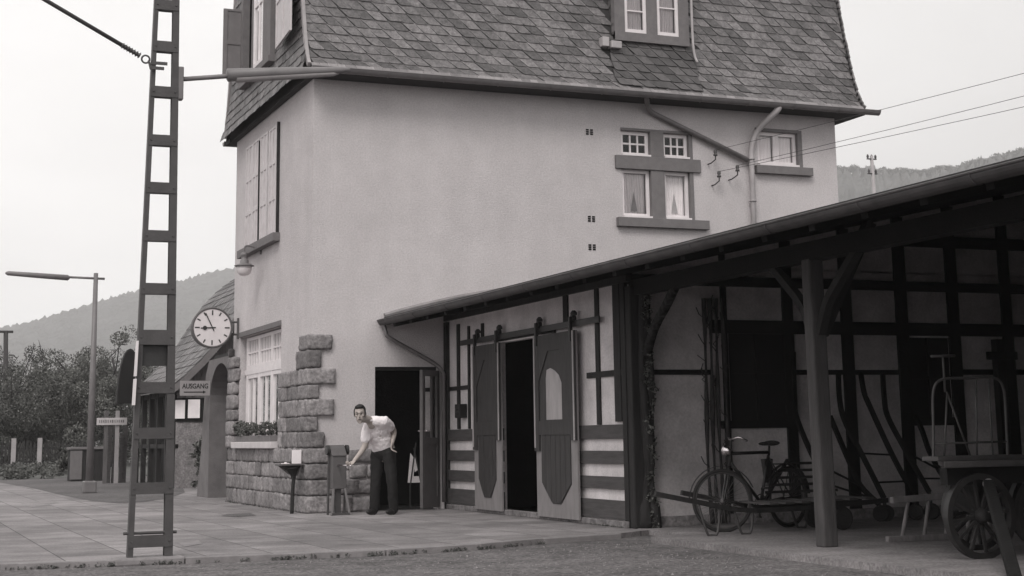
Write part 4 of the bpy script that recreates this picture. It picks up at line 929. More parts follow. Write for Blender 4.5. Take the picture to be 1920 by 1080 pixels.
mb.build('eyes', 'hair', bo, smooth=True)
mb = MB(); ell(mb, hc - up * .060 + fd * .096, sd_ * .022, fd * .004, up * .0035, 8); mb.build('mouth', 'timber', bo, smooth=True)
sh = MB(); fw_ = lat.cross(Vector((0, 0, 1)))
n_s = 16
for i in range(n_s):
    t = i / (n_s - 1); c_ = (J(718, 842, .01)).lerp(chest, min(t * 1.35, 1)) if t < .75 else chest.lerp(neck, (t - .75) * 2.6); a_ = np.interp(t, [0, .3, .7, .85, 1], [.168, .165, .19, .17, .09]); b_ = np.interp(t, [0, .3, .7, 1], [.135, .128, .125, .085])
    tt = lat if t < .4 else (shL - shR).normalized(); ell(sh, c_, tt * a_, fw_ * b_, Vector((0, 0, .075)), 16)
limb(sh, [shR, neck, shL], [.066, .078, .066]); limb(sh, [chest.lerp(shL, .6), shL, shL.lerp(elL, .62)], [.08, .07, .075]); limb(sh, [chest.lerp(shR, .6), shR, shR.lerp(elR, .60)], [.08, .07, .078])
ell(sh, J(688, 833, -.1), Vector((.035, 0, 0)), Vector((0, .05, 0)), Vector((0, 0, .07)), 10)
so_ = remeshed(sh, 'shirt', 'shirt', Mn, .009, 9)
tx = bpy.data.textures.new('folds', 'CLOUDS'); tx.noise_scale = .075
dp = so_.modifiers.new('folds', 'DISPLACE'); dp.texture = tx; dp.strength = .024; dp.mid_level = .5
mb = MB(); limb(mb, [neck + (hc - neck) * .10 - lat * .05, neck + (hc - neck) * .22 + fd * .05, neck + (hc - neck) * .10 + lat * .06], [.014, .018, .014]); mb.build('collar', 'shirt', so_, smooth=True)
tr = MB(); ell(tr, pel, lat * .155, fw_ * .125, Vector((0, 0, .12)), 16); ell(tr, J(718, 838, .0), lat * .145, fw_ * .112, Vector((0, 0, .07)), 16)
limb(tr, [hipL, knL, anL + Vector((0, 0, .0))], [.102, .074, .070]); limb(tr, [hipR, knR, anR + Vector((0, 0, .0))], [.102, .074, .070])
to_ = remeshed(tr, 'trousers', 'trouser', Mn, .010, 4); dp = to_.modifiers.new('folds', 'DISPLACE'); dp.texture = tx; dp.strength = .02; dp.mid_level = .5
for an_, s_ in ((anL, 0), (anR, 0)):
    mb = MB(); td = Vector((-.75, -.65, 0)).normalized(); sdv = td.cross(Vector((0, 0, 1)))
    b = Vector((an_.x, an_.y, .045)); ell(mb, b + td * .07, sdv * .048, td * .13, Vector((0, 0, .042)), 14); ell(mb, b - td * .01 + Vector((0, 0, .02)), sdv * .045, td * .06, Vector((0, 0, .06)), 12); mb.box(b + Vector((-.01, -.01, -.045)), b + Vector((.01, .01, -.03)))
    o = mb.build('shoe', 'shoe', Mn, smooth=True)

# ================================================================ IN THE SHED BAY
# ---- bicycle
bf = at(1357, 999, 'z', 0); br_ = at(1480, 955, 'z', 0); bd = Vector((.95, .31, 0)).normalized(); bf = Vector((bf.x, bf.y, 0)); rr_ = bf + bd * 1.08
Bk = thing('bicycle', tuple(bf), 'old black roadster bicycle with headlamp leaning by the creeper stems inside the shed', 'bicycle')
WR = .335; bn = Vector((-bd.y, bd.x, 0)); upv = Vector((0, 0, 1))
def bp(t, z, s=0): return bf + bd * t + upv * z + bn * s
def wheel_(c, ax, parent, nsp=28):
    mb = MB(); mb.torus(c, ax, WR - .018, .019, 48, 8); wo = mb.build('wheel', 'rubber', parent, smooth=True)
    mb = MB(); mb.torus(c, ax, WR - .042, .011, 48, 6); mb.build('rim', 'steel', wo, smooth=True)
    mb = MB(); ax = Vector(ax).normalized(); u = ax.orthogonal().normalized(); v = ax.cross(u)
    for k in range(nsp): t = 2 * math.pi * k / nsp; e = u * math.cos(t) + v * math.sin(t); e2 = u * math.cos(t + .5) + v * math.sin(t + .5); mb.tube([c + e2 * .02 + ax * (.025 if k % 2 else -.025), c + e * (WR - .045)], .0018, 3, cap=False)
    mb.lathe(c - ax * .04, ax, [(0, .012), (.01, .022), (.07, .022), (.08, .012)], 10); mb.build('spokes', 'lampgrey', wo)
fax = Vector((-.25, -.97, 0)).normalized()
wheel_(bp(0, WR), fax, Bk); wheel_(bp(1.08, WR), bn, Bk)
mb = MB(); hd_ = bp(.17, .86); hb = bp(.13, .70); bb = bp(.62, .29); st = bp(.78, .80)
for a_, b_, r_ in ((hb, hd_, .018), (bp(.165, .83), bp(.77, .83), .018), (bp(.14, .74), bb, .020), (bb, st, .018), (bb, bp(1.08, WR, .05), .009), (bb, bp(1.08, WR, -.05), .009), (bp(.77, .80), bp(1.08, WR, .05), .008), (bp(.77, .80), bp(1.08, WR, -.05), .008)): mb.tube([a_, b_], r_, 8)
mb.build('frame', 'black', Bk, smooth=True)
mb = MB(); fs = Vector(fax)
for s_ in (-1, 1): mb.tube(smoothpath([bp(.12, .68) + fs * .03 * s_, bp(.06, .50) + fs * .05 * s_, bp(0, WR) + fs * .05 * s_], 4), .010, 6)
mb.tube([bp(.13, .70), bp(.175, .98)], .012, 8); mb.build('fork', 'black', Bk, smooth=True)
sdh = fs.cross(upv)
mb = MB(); mb.tube(smoothpath([bp(.32, .96) + fs * .28, bp(.22, 1.0) + fs * .22, bp(.17, .98) + fs * .05, bp(.17, .98) - fs * .05, bp(.22, 1.0) - fs * .22, bp(.32, .96) - fs * .28], 5), .010, 8); mb.build('handlebar', 'chrome', Bk, smooth=True)
mb = MB(); mb.lathe(bp(.10, .86), -bd + fs * .7, [(-.05, .02), (-.03, .045), (.02, .055), (.03, .055)], 18); mb.build('headlamp', 'chrome', Bk, smooth=True)
mb = MB(); ell(mb, bp(.84, .93), bd * .10, bn * .09, upv * .03, 14); ell(mb, bp(.73, .925), bd * .11, bn * .03, upv * .022, 12); mb.tube([bp(.79, .80), bp(.80, .90)], .013, 8); mb.build('saddle', 'rubber', Bk, smooth=True)
mb = MB(); mb.torus(bb, bn, .09, .006, 28, 5); mb.tube([bb + bn * .05, bb + bn * .06 + bd * .05 - upv * .16], .008, 6); mb.tube([bb - bn * .05, bb - bn * .06 - bd * .05 + upv * .16], .008, 6)
mb.box(bb + bn * .06 + bd * .05 - upv * .17, bb + bn * .14 + bd * .10 - upv * .15); mb.box(bb - bn * .06 - bd * .05 + upv * .15, bb - bn * .14 - bd * .0 + upv * .17); mb.build('pedals', 'black', Bk)
for c_, axx in ((bp(0, WR), fs), (bp(1.08, WR), bn)):
    mb = MB(); e0 = upv; e1 = Vector(axx).cross(upv); pts = [c_ + (e0 * math.cos(t) + e1 * math.sin(t)) * (WR + .03) for t in np.linspace(-1.2, 1.5, 16)]
    for a_, b_ in zip(pts, pts[1:]): mb.bar(a_, b_, .05, .004, up=(a_ + b_) / 2 - c_)
    mb.build('mudguard', 'black', Bk)
mb = MB(); mb.bar(bp(.85, .70), bp(1.22, .70), .12, .012); mb.tube([bp(1.2, .70, .05), bp(1.08, WR, .06)], .006, 5); mb.tube([bp(1.2, .70, -.05), bp(1.08, WR, -.06)], .006, 5); mb.build('carrier', 'black', Bk)
mb = MB(); mb.prism([bp(.70, .76), bp(.86, .76), bp(.83, .5), bp(.74, .5)], bn * .05); mb.build('tool_bag', 'rubber', Bk, bevel=.01)

# ---- long-handled platform barrow
Ba = thing('hand_barrow', (2.9, -7.75, 0), 'low slatted hand barrow with long curved handles and bent iron feet below the bicycle', 'barrow')
for yy, u0, z0 in ((-8.0, 1.37, .45), (-7.45, 1.97, .43)):
    mb = MB(); pts = smoothpath([(u0, yy, z0), (u0 + .5, yy, z0 - .10), (2.44 if yy < -7.7 else 2.9, yy, .25), (3.3, yy, .26), (4.2, yy, .30)], 6)
    for a_, b_ in zip(pts, pts[1:]): mb.bar(a_, b_ + (b_ - a_) * .06, .045, .05)
    mb.build('rail', 'timber', Ba)
    for x0 in ((1.87, 2.27) if yy < -7.7 else (3.3,)):
        mb = MB(); mb.tube(smoothpath([(x0, yy, .32), (x0 + .06, yy, .12), (x0 + .10, yy, .02), (x0 + .14, yy, .012), (x0 + .20, yy, .02), (x0 + .23, yy, .12), (x0 + .24, yy, .28)], 5), .014, 8); mb.build('foot', 'steel', Ba, smooth=True)
for k in range(7):
    x = 2.75 + k * .2; z = .31 + max(0, k - 1) * .004; mb = MB(); mb.bar((x, -8.04, z), (x, -7.41, z), .11, .022); mb.build('slat', 'plank', Ba)
mb = MB()
for k in range(5): z = .40 + k * .075; mb.bar((3.05 + k * .10, -7.38 + k * .05, z), (4.0, -7.36 + k * .05, z), .018, .03)
mb.bar((3.02, -7.40, .30), (3.5, -7.14, .74), .03, .03); mb.bar((3.95, -7.40, .30), (4.0, -7.12, .74), .03, .03); mb.build('headboard', 'timber', Ba)
for yy in (-8.0, -7.45):
    mb = MB(); mb.torus((3.62, yy, .13), (0, 1, 0), .10, .026, 24, 8); mb.lathe((3.62, yy - .02, .13), (0, 1, 0), [(0, .09), (.04, .09)], 20); mb.build('wheel', 'rubber', Ba)

# ---- bent wooden sack trucks leaning on the end wall
def px_path(pts, ya, yb_):
    n = len(pts); return [at(x, y, 'y', ya + (yb_ - ya) * (i / (n - 1)) ** 1.3) for i, (x, y) in enumerate(pts)]
rails = [[(1487, 660), (1490, 750), (1496, 790), (1530, 868), (1562, 925)], [(1556, 780), (1575, 825), (1590, 860), (1613, 910), (1648, 945)],
         [(1572, 700), (1574, 745), (1583, 787), (1615, 850), (1657, 933)], [(1614, 700), (1620, 735), (1630, 760), (1673, 853), (1712, 925)],
         [(1655, 700), (1658, 745), (1665, 782), (1700, 848), (1742, 922)], [(1716, 780), (1728, 805), (1742, 845), (1760, 880), (1776, 905)]]
labs = ['leaning truck with bent side rails, first from the post', 'leaning truck with bent side rails, middle of three', 'leaning truck with bent side rails, nearest the spoked cart']
for i in range(3):
    Ta = thing('sack_truck', tuple(Vector((at(rails[2 * i][-1][0], 930, 'y', -6.9).x, -6.9, 0))), labs[i], 'sack truck', 'sack trucks leaning on the end wall')
    R1 = smoothpath(px_path(rails[2 * i], -6.28, -6.95), 5); R2 = smoothpath(px_path(rails[2 * i + 1], -6.28, -6.95), 5)
    for Rr in (R1, R2):
        mb = MB()
        for a_, b_ in zip(Rr, Rr[1:]): mb.bar(a_, b_ + (b_ - a_) * .12, .05, .045, up=(0, 1, 0))
        mb.build('rail', 'timber_dark', Ta)
    mb = MB()
    for t in (.78, .93): k = int(t * (len(R1) - 1)); k2 = int(t * (len(R2) - 1)); mb.bar(R1[k], R2[k2], .022, .022)
    mb.build('crosspiece', 'timber_dark', Ta)
    for e in (R1[-1], R2[-1]):
        mb = MB(); c_ = Vector((e.x, -6.98, .10)); mb.torus(c_, (.5, 1, 0), .075, .022, 20, 6); mb.lathe(c_ - Vector((0, .012, 0)), (.5, 1, 0), [(0, .07), (.03, .07)], 16); mb.bar(c_, e, .03, .03); mb.build('wheel', 'rubber', Ta)

# ---- ladder rack on its side
Ld = thing('ladder', (3.3, -9.8, 0), 'short wooden ladder lying on its side on the shed floor', 'ladder')
l0 = at(1663, 1013, 'y', -9.8); l1 = at(1800, 1004, 'y', -9.8); u0_ = at(1671, 938, 'y', -9.72); u1_ = at(1800, 928, 'y', -9.72)
l0.z = max(l0.z, .03); l1.z = .03; l0.z = .03
for a_, b_ in ((l0, l0 + (l1 - l0) * 1.4), (u0_, u0_ + (u1_ - u0_) * 1.4)): mb = MB(); mb.bar(a_, b_, .055, .06); mb.build('rail', 'ladderwood', Ld, bevel=.008)
for k in range(5): t = .2 + k * .3; mb = MB(); mb.tube([l0 + (l1 - l0) * t, u0_ + (u1_ - u0_) * (t + .05)], .019, 8); mb.build('rung', 'ladderwood', Ld, smooth=True)

# ---- spoked cart
Ct = thing('spoked_cart', (2.9, -11.5, 0), 'heavy four-wheeled hand cart with wooden spoked wheels and a drawbar', 'cart')
def cwheel(c, r=.345):
    c = Vector(c); mb = MB(); n = 40
    for (ra, rb) in ((r, r - .05),):
        o = len(mb.v)
        for i in range(n):
            t = 2 * math.pi * i / n; e = Vector((math.cos(t), 0, math.sin(t)))
            for rr, yy in ((ra, -.03), (ra, .03), (rb, .03), (rb, -.03)): mb.v.append(c + e * rr + Vector((0, yy, 0)))
        for i in range(n):
            for k in range(4): i2 = (i + 1) % n; k2 = (k + 1) % 4; mb.f.append((o + i * 4 + k, o + i2 * 4 + k, o + i2 * 4 + k2, o + i * 4 + k2))
    wo = mb.build('wheel', 'black', Ct)
    mb = MB()
    for k in range(12): t = 2 * math.pi * k / 12 + .13; e = Vector((math.cos(t), 0, math.sin(t))); mb.bar(c + e * .05, c + e * (r - .045), .026, .024, up=(0, 1, 0))
    mb.build('spokes', 'timber', wo)
    mb = MB(); mb.lathe(c - Vector((0, .08, 0)), (0, 1, 0), [(0, .03), (.02, .05), (.06, .065), (.14, .06), (.16, .04)], 18); mb.build('hub', 'timber', wo, smooth=True)
for c_ in ((2.38, -11.82, .345), (3.10, -11.82, .345), (2.95, -11.05, .345), (3.67, -11.05, .345)): cwheel(c_)
mb = MB(); mb.prism([(2.0, -11.9, .74), (4.4, -11.9, .74), (4.9, -11.0, .74), (2.62, -11.0, .74)], (0, 0, .05)); mb.build('bed', 'plank', Ct, bevel=.006)
mb = MB(); mb.box((2.08, -11.82, .60), (4.3, -11.72, .738)); mb.box((2.72, -11.15, .60), (4.7, -11.05, .738)); mb.bar((2.1, -11.77, .67), (2.75, -11.1, .67), .08, .1); mb.bar((2.38, -11.8, .345), (2.95, -11.05, .345), .08, .05); mb.bar((3.10, -11.8, .345), (3.67, -11.05, .345), .08, .05); mb.box((2.5, -11.65, .37), (2.75, -11.3, .62)); mb.box((3.22, -11.65, .37), (3.5, -11.3, .62)); mb.build('chassis', 'timber_dark', Ct)
mb = MB(); q = at(1905, 1090, 'z', .03); mb.bar((2.40, -11.93, .60), tuple(q), .085, .09); mb.build('drawbar', 'timber_dark', Ct, bevel=.01)
mb = MB(); mb.lathe((2.40, -11.93, .60), (-.4, -1, .5), [(-.04, .03), (0, .05), (.03, .04), (.04, .015)], 14); mb.build('knob', 'pipe', Ct, smooth=True)
# ---- tubular trolley standing behind/on the cart
Tt = thing('tubular_trolley', (2.4, -11.4, .79), 'tubular steel luggage trolley with rounded hoop standing on the spoked cart', 'trolley')
hx_ = lambda px, py: at(px, py, 'y', -11.6)
mb = MB(); mb.tube(smoothpath([hx_(1750, 862), hx_(1750, 800), hx_(1750, 735), hx_(1765, 712), hx_(1810, 709), hx_(1862, 708), hx_(1882, 730), hx_(1887, 800), hx_(1890, 862)], 6), .012, 8); mb.build('hoop', 'steel', Tt, smooth=True)
mb = MB()
for a_, b_ in (((1776, 740), (1770, 862)), ((1830, 712), (1832, 862)), ((1853, 712), (1862, 862)), ((1775, 735), (1822, 862)), ((1752, 832), (1888, 828))): mb.tube([hx_(*a_), hx_(*b_)], .009, 6)
mb.build('bars', 'steel', Tt, smooth=True)
mb = MB(); mb.tube([hx_(1746, 668), hx_(1790, 667)], .012, 8); mb.tube([hx_(1768, 668), hx_(1772, 735)], .010, 6); mb.build('handle', 'steel', Tt, smooth=True)
mb = MB(); a_ = hx_(1738, 855); mb.box((a_.x + .02, -11.72, .792), (a_.x + .95, -11.5, .83)); mb.build('platform', 'steel', Tt, bevel=.006)
# ---- wooden cross-headed post
Cr = thing('cross_headed_post', (7.0, -6.6, 0), 'dark post with a crossbar near its top, standing at the back of the bay', 'post')
mb = MB(); mb.box((6.97, -6.62, 0), (7.09, -6.52, 2.16)); mb.build('post', 'timber_dark', Cr); mb = MB(); mb.box((6.80, -6.63, 1.90), (7.26, -6.621, 2.00)); mb.box((6.80, -6.66, 1.90), (7.26, -6.63, 2.00)); mb.build('crossbar', 'timber_dark', Cr)
# ---- pale bicycle glimpsed through the dark doorway -> luggage stand
Hc = thing('folding_stand', (1.35, .6, .02), 'pale folding stand just inside the dark doorway behind the man', 'stand')
q = lambda px, py: at(px, py, 'y', .55)
mb = MB(); mb.prism([q(765, 905), q(775, 905), q(777, 860), q(770, 850)], (0, .02, 0)); mb.prism([q(779, 850), q(785, 880), q(778, 885), q(774, 862)], (0, .02, 0)); mb.box(tuple(q(775, 905)), tuple(q(788, 893) + Vector((0, .1, 0)))); mb.build('panel', 'infill', Hc)
mb = MB(); mb.tube([q(780, 830), q(769, 912)], .012, 6); mb.tube([q(776, 840), q(789, 905)], .012, 6); mb.tube([q(769, 912), (q(769, 912).x, .55, .02)], .012, 6); mb.tube([q(789, 905), (q(789, 905).x, .55, .02)], .012, 6); mb.build('legs', 'black', Hc)
# ---- tools leaning in the sliding doorway
Tl = MB(); Tl.tube([(3.0, -3.2, .03), (3.2, -2.9, 1.1)], .016, 6); o = Tl.build('broom_handle', 'timber', loc=(3.0, -3.2, 0)); tag(o, 'wooden pole leaning in the dark sliding doorway', 'pole')

# ================================================================ WIRES AND POLES
for (u, z, dd), e in zip(INS, ((2200, 42), (2200, 115), (2200, 86))):
    s0 = FF.p(u, z, dd); e0 = at(e[0], e[1], 'y', -8); e0 = s0 + (e0 - s0) * 2.6; pts = [s0.lerp(e0, k / 12) - Vector((0, 0, .16 * 4 * (k / 12) * (1 - k / 12))) for k in range(13)]
    mb = MB(); mb.tube(pts, .0042, 5); o = mb.build('overhead_wire', 'steel', loc=tuple(s0)); tag(o, 'thin overhead wire running from the ' + {5.72: 'topmost', 5.36: 'lowest', 5.47: 'middle'}[z] + ' wall insulator to the upper right', 'wire', 'telephone wires')
tp = at(1634, 292, 'y', 30)
Tp = thing('telegraph_pole', (tp.x, 30, 0), 'slender pale telegraph pole with insulators on two short arms beyond the station', 'pole')
mb = MB(); mb.tube([(tp.x + .25, 30, 0), (tp.x, 30, tp.z)], [.12, .07], 10); mb.build('post', 'board_light', Tp, smooth=True)
for zz_, nn in ((tp.z, (-.19, 0, .19)), (tp.z - .62, (-.17, .17))):
    mb = MB(); mb.box((tp.x - .22, 29.95, zz_ - .16), (tp.x + .22, 30.05, zz_ - .12)); ar_ = mb.build('arm', 'steel', Tp)
    for u in nn: mb = MB(); mb.lathe((tp.x + u, 30, zz_ - .11), (0, 0, 1), [(0, .02), (.03, .05), (.10, .05), (.16, .02)], 10); mb.build('insulator', 'porcelain', ar_)
ub = at(10, 880, 'y', 60)
Up = thing('utility_pole', (ub.x, 60, 0), 'wooden utility pole with a short crossarm at the far left', 'pole')
mb = MB(); tpx = at(11, 620, 'y', 60); mb.tube([(ub.x, 60, 0), (tpx.x, 60, tpx.z)], [.15, .11], 8); mb.build('post', 'bark', Up, smooth=True)
mb = MB(); mb.box((tpx.x - .35, 59.9, tpx.z - .12), (tpx.x + .35, 60, tpx.z)); mb.build('crossarm', 'bark', Up)

# ================================================================ HUT BEHIND THE PORCH
Hh = thing('timber_hut', (1.5, 17, 0), 'timber hut with boarded gable and bell-shaped slate roof beyond the porch', 'hut')
pf = [(.20, 2.22), (.55, 2.50), (.95, 2.90), (1.42, 3.45), (1.75, 3.98), (2.12, 4.60), (2.6, 5.1), (3.3, 5.6)]
HY0, HY1 = 14.0, 20.0
mb = MB(); sides = pf + [(6.6 - x, z) for x, z in pf[::-1][1:]]
for (x0, z0), (x1, z1) in zip(sides, sides[1:]): mb.add([(x0, HY0 - .25, z0 + .06), (x1, HY0 - .25, z1 + .06), (x1, HY1 + .25, z1 + .06), (x0, HY1 + .25, z0 + .06), (x0, HY0 - .25, z0), (x1, HY0 - .25, z1), (x1, HY1 + .25, z1), (x0, HY1 + .25, z0)], [(0, 1, 2, 3), (4, 5, 6, 7), (0, 1, 5, 4), (3, 2, 6, 7)])
hr = mb.build('roof', 'slate', Hh)
def hcurve():
    pts = [Vector((x, 0, z)) for x, z in pf]; L = [0]
    for a_, b_ in zip(pts, pts[1:]): L.append(L[-1] + (b_ - a_).length)
    def c(s):
        s = max(0, min(s, L[-1] - .001)); i = int(np.searchsorted(L, s, side='right')); t = (s - L[i - 1]) / (L[i] - L[i - 1]); p = pts[i - 1].lerp(pts[i], t); tg = (pts[i] - pts[i - 1]).normalized(); return p + Vector((0, 0, .065)), Vector((-tg.z, 0, tg.x))
    return c
slates(Vector((0, 1, 0)), HY0 - .27, HY1 + .27, 0, 4.2, parent=hr, curve=hcurve(), name='slates', m='slate', width=.34, h=.26)
mb = MB()
for (x0, z0), (x1, z1) in zip(pf, pf[1:]): mb.bar((x0, HY0 - .28, z0 - .05), (x1, HY0 - .28, z1 - .05), .05, .14, up=(0, 0, 1))
mb.build('barge_board', 'trim', Hh)
mb = MB(); x = .42
while x < 5.8:
    zt_ = np.interp(min(x, 6.6 - x), [p[0] for p in pf], [p[1] for p in pf]); mb.box((x, HY0 - .03, 2.05), (x + .15, HY0 + .0, zt_ - .02)); mb.box((x + .155, HY0 - .02, 2.05), (x + .175, HY0 + .0, zt_ - .02)); x += .18
mb.build('gable_boards', 'hutwood', Hh)
mb = MB(); mb.box((.42, HY0 - .02, 1.5), (6, HY0 + .02, 2.05)); mb.box((.9, HY0 + .05, 0), (6, HY1, 2.3)); mb.build('wall', 'timber_dark', Hh)
mb = MB(); mb.box((.42, HY0 - .0, 0), (6, HY0 + .2, 1.5)); mb.build('stone_wall', 'stone', Hh)
for (a_, b_) in (((328, 785), (347, 750)), ((352, 784), (375, 749))):
    p = at(*a_, 'y', HY0 - .03); q2 = at(*b_, 'y', HY0 - .03); mb = MB(); mb.box((p.x, HY0 - .045, p.z), (q2.x, HY0 - .03, q2.z)); mb.build('window', 'curtain', Hh)
for k in range(6):
    y = HY0 + .1 + k * 1.15; mb = MB(); mb.box((.38, y, 0), (.50, y + .12, 2.25)); mb.bar((.44, y + .06, 1.6), (.44, y + .5, 2.2), .08, .08, up=(1, 0, 0)); mb.build('post', 'timber', Hh)
mb = MB(); mb.box((.40, HY0, .9), (.47, HY1, 1.0)); mb.box((.40, HY0, 2.12), (.5, HY1, 2.24)); mb.build('rail', 'timber', Hh)
# rounded hood at the far end
h0 = at(218, 757, 'y', 19.2); h1 = at(258, 757, 'y', 19.2); ht = at(238, 657, 'y', 19.2); hcx = (h0.x + h1.x) / 2 + .05; hw_ = (h1.x - h0.x) / 2
mb = MB(); n = 14; pts = [(hcx - hw_ * math.cos(math.pi * i / n), 19.2, h0.z + (ht.z - h0.z) * math.sin(math.pi * i / n) ** .8) for i in range(n + 1)]
mb.prism(pts, (0, .05, 0)); mb.build('hood_front', 'dark', Hh)
mb = MB()
for a_, b_ in zip(pts, pts[1:]):
    a_ = Vector(a_); b_ = Vector(b_); c_ = Vector((hcx, 19.2, h0.z)); a2_ = a_ + (a_ - c_).normalized() * .05; b2_ = b_ + (b_ - c_).normalized() * .05
    mb.prism([a_, b_, b2_, a2_], (0, .25, 0))
mb.build('hood_roof', 'timber', Hh)
# porch-side shrubs
t_ = tree('shrub', 1.05, 13.2, 1.25, .45, 1500, 'leafy shrub growing against the hut wall under its windows', 'shrub', None, 'leafd', .05, 0, 0, .1)

# far station name board with posts
nb0 = at(181, 797, 'y', 20); nb1 = at(238, 783, 'y', 20)
Nb = thing('name_board', ((nb0.x + nb1.x) / 2, 20, 0), 'narrow white board with faded lettering on two posts in front of the bushes', 'sign')
mb = MB(); mb.box((nb0.x, 19.97, nb0.z), (nb1.x, 20, nb1.z)); mb.build('board', 'lightshutter', Nb)
mb = MB()
for k in range(14): x = nb0.x + .06 + k * (nb1.x - nb0.x - .12) / 14; h_ = random.uniform(.05, .09); zc_ = (nb0.z + nb1.z) / 2; mb.box((x, 19.962, zc_ - h_ / 2), (x + random.uniform(.012, .03), 19.97, zc_ + h_ / 2))
mb.build('faded_lettering', 'trim', Nb)
for px_ in (200, 221):
    p = at(px_, 770, 'y', 20.03); mb = MB(); mb.box((p.x - .05, 20.01, 0), (p.x + .05, 20.06, p.z)); mb.build('post', 'board_light' if px_ > 210 else 'hutwood', Nb)
# boards stacked upright beside the hut
Bs = thing('board_stack', (0.15, 20.6, 0), 'weathered boards standing upright beside the hut', 'boards')
for k, px_ in enumerate((206, 215, 229, 236)):
    p = at(px_, 800, 'y', 20.5); mb = MB(); mb.bar((p.x, 20.5 + k * .03, 0), (p.x + .02, 20.5 + k * .03, p.z + random.uniform(-.2, .05)), .10, .03, up=(0, 1, 0)); mb.build('board', 'plank', Bs)
# storage box
b0 = at(132, 903, 'z', 0); Sb = thing('storage_bin', (b0.x, b0.y, 0), 'low dark bin with a pale lid standing behind the lamp post', 'bin')
mb = MB(); mb.box((b0.x, b0.y, 0), (b0.x + .95, b0.y + .8, .88)); mb.build('body', 'timber', Sb, bevel=.02); mb = MB(); mb.box((b0.x - .05, b0.y - .05, .88), (b0.x + 1.0, b0.y + .85, .95)); mb.box((b0.x - .03, b0.y - .02, 0.05), (b0.x + .3, b0.y - .001, .86)); mb.build('lid', 'trim', Sb, bevel=.01)

# fence along the far side
Fn = thing('paling_fence', (-5, 45, 0), 'dark paling fence with a few pale posts in front of the trees', 'fence')
mb = MB(); x = -22
while x < 2.6: mb.box((x, 45, 0), (x + .08, 45.02, 1.15 + random.uniform(-.08, .06))); x += .14
mb.build('pickets', 'timber', Fn)
mb = MB(); mb.box((-22, 45.02, .3), (2.6, 45.07, .38)); mb.box((-22, 45.02, .85), (2.6, 45.07, .93)); mb.build('rail', 'timber', Fn)
for px_ in (-330, -220, -110, -60, 24, 73):
    p = at(px_, 875, 'y', 44.9); mb = MB(); mb.box((p.x - .09, 44.86, 0), (p.x + .09, 44.98, 1.3)); mb.build('post', 'board_light', Fn)
# weeds (uncountable)
mb = MB(); cl = []
for k in range(420):
    y = random.uniform(27.5, 44.5); x = random.uniform(-13, .3 + (y - 28) * .12); cl.append((x, y, random.uniform(.02, .22), random.uniform(.12, .3)))
leaves(mb, cl, 26000, .055, 1); tag(mb.build('weeds', 'grass'), kind='stuff', label='rough weeds and grass before the fence')
mb = MB(); cl = [(random.uniform(-13.8, 5), -7.6 - abs(random.gauss(0, .05)) + .0, -.04, .03) for k in range(10)]
mb = MB()
for k in range(2600):
    x = random.uniform(-7, 6); y = random.uniform(-12.5, -7.2); 
    if y > np.interp(x, [e[0] for e in edge], [e[1] for e in edge]) - .06 or (x > 1.3 and y > -13): continue
    r_ = random.uniform(.004, .012) * (1.6 if random.random() < .05 else 1); c_ = Vector((x, y, -.053)); mb.add([c_ + Vector((r_, 0, 0)), c_ + Vector((0, r_ * 1.2, 0)), c_ + Vector((-r_, 0, 0)), c_ + Vector((0, -r_, 0)), c_ + Vector((0, 0, r_ * .8))], [(0, 1, 4), (1, 2, 4), (2, 3, 4), (3, 0, 4)])
tag(mb.build('grit', 'kerb'), kind='stuff', label='loose grit on the asphalt yard')
mb = MB(); cl = []
for k in range(150):
    t = random.random() * (len(edge) - 3); i = int(t); f_ = t - i; x = edge[i][0] + (edge[i + 1][0] - edge[i][0]) * f_; y = edge[i][1] + (edge[i + 1][1] - edge[i][1]) * f_ - .08; cl.append((x, y, -.04, random.uniform(.01, .035)))
for k in range(40): cl.append((XL - .12, random.uniform(1.0, 5.3), .005, random.uniform(.008, .022)))
for k in range(30): cl.append((1.93, random.uniform(-6.1, -5.1), .005, random.uniform(.008, .02)))
leaves(mb, cl, 2500, .012, 1); tag(mb.build('kerb_weeds', 'grass'), kind='stuff', label='small weeds along the kerb and wall foot')
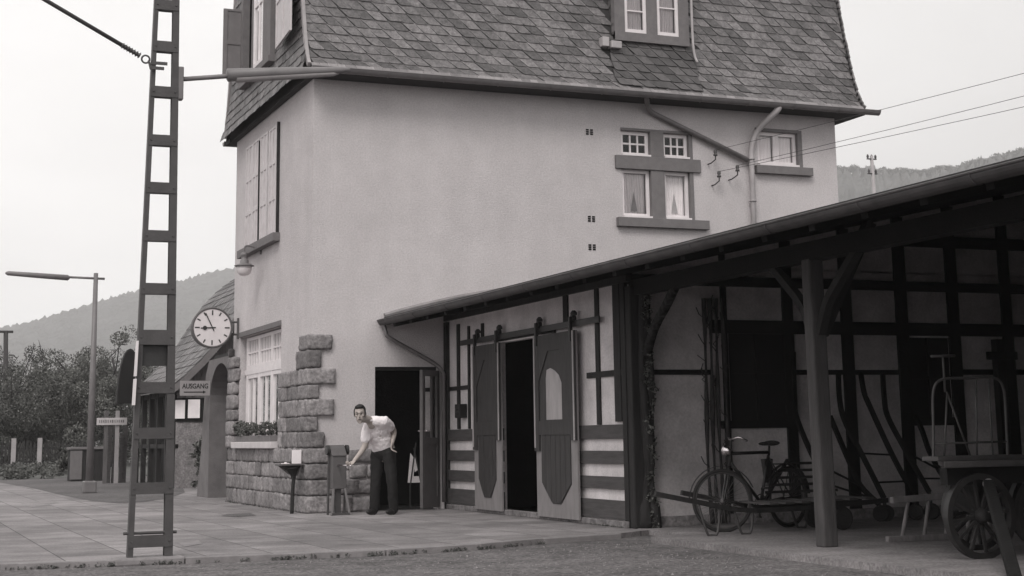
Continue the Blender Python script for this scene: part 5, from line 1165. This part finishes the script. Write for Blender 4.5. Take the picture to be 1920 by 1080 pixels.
# trees
spec = [(-20, 62, 5.4, 3.0), (110, 64, 5.6, 3.0), (190, 60, 5.0, 2.6), (-560, 52, 5.5, 2.8), (-330, 50, 4.9, 2.6), (-120, 53, 5.2, 2.6), (22, 50, 4.6, 2.3), (95, 52, 4.9, 2.0), (150, 55, 4.6, 2.1), (205, 49, 5.4, 1.9), (290, 56, 5.2, 2.4)]
lb_ = ['back-row tree behind the utility pole', 'back-row tree between utility pole and lamp post', 'back-row tree directly behind the lamp post', 'loose orchard tree outside the left edge', 'rounded orchard tree left of the frame', 'wide orchard tree just left of the utility pole', 'bushy tree behind the utility pole, with bare twigs on top', 'spreading tree between the utility pole and the lamp post, with a bare limb sticking up', 'low tree just left of the lamp post', 'taller dense tree just right of the lamp post', 'tree hidden mostly behind the mast and hut']
for i, (px_, yy, h_, r_) in enumerate(spec):
    p = at(px_, 880, 'y', yy); tree('tree', p.x, yy, h_, r_ * 1.1, 22000, lb_[i], 'tree', 'trees behind the fence', 'leaf' if i % 2 else 'leafd', .055, 2 if i in (6, 7) else 0, 0, .05)
p = at(135, 880, 'y', 27); tree('bush', p.x, 27, .95, .42, 1600, 'small dark bush at the left end of the bin', 'bush', None, 'leafd', .05)
# ridge-top wood on the far hill: too many trees to count
mb = MB(); cl = []
for px_ in range(1500, 2300, 3):
    yv = np.interp(px_, [1500, 1560, 1640, 1740, 1765, 1785, 1840, 1920, 2100, 2500], [315, 317, 319, 324, 315, 319, 301, 284, 251, 230]); p = at_dist(px_, yv + 3, 1196); cl.append((p.x, p.y, p.z + random.uniform(-3, 3.2) * random.random(), random.uniform(1.8, 5.2)))
leaves(mb, cl, 22000, .9, 1); tag(mb.build('ridge_wood', 'leafd'), kind='stuff', label='line of woodland along the far ridge')

# ================================================================ HAZE
hz = MB(); hz.box((-2200, -80, -6), (2300, 2100, 420)); ho = hz.build('haze', 'glass'); ho['kind'] = 'stuff'; ho['label'] = 'thin grey mist softening the hills'
hm = bpy.data.materials.new('haze'); hm.use_nodes = True; n = hm.node_tree.nodes; n.clear(); o_ = n.new('ShaderNodeOutputMaterial'); v_ = n.new('ShaderNodeVolumePrincipled')
v_.inputs['Color'].default_value = (.93, .92, .92, 1); v_.inputs['Density'].default_value = .00042; v_.inputs['Anisotropy'].default_value = .2
hm.node_tree.links.new(v_.outputs[0], o_.inputs['Volume']); ho.data.materials.clear(); ho.data.materials.append(hm)
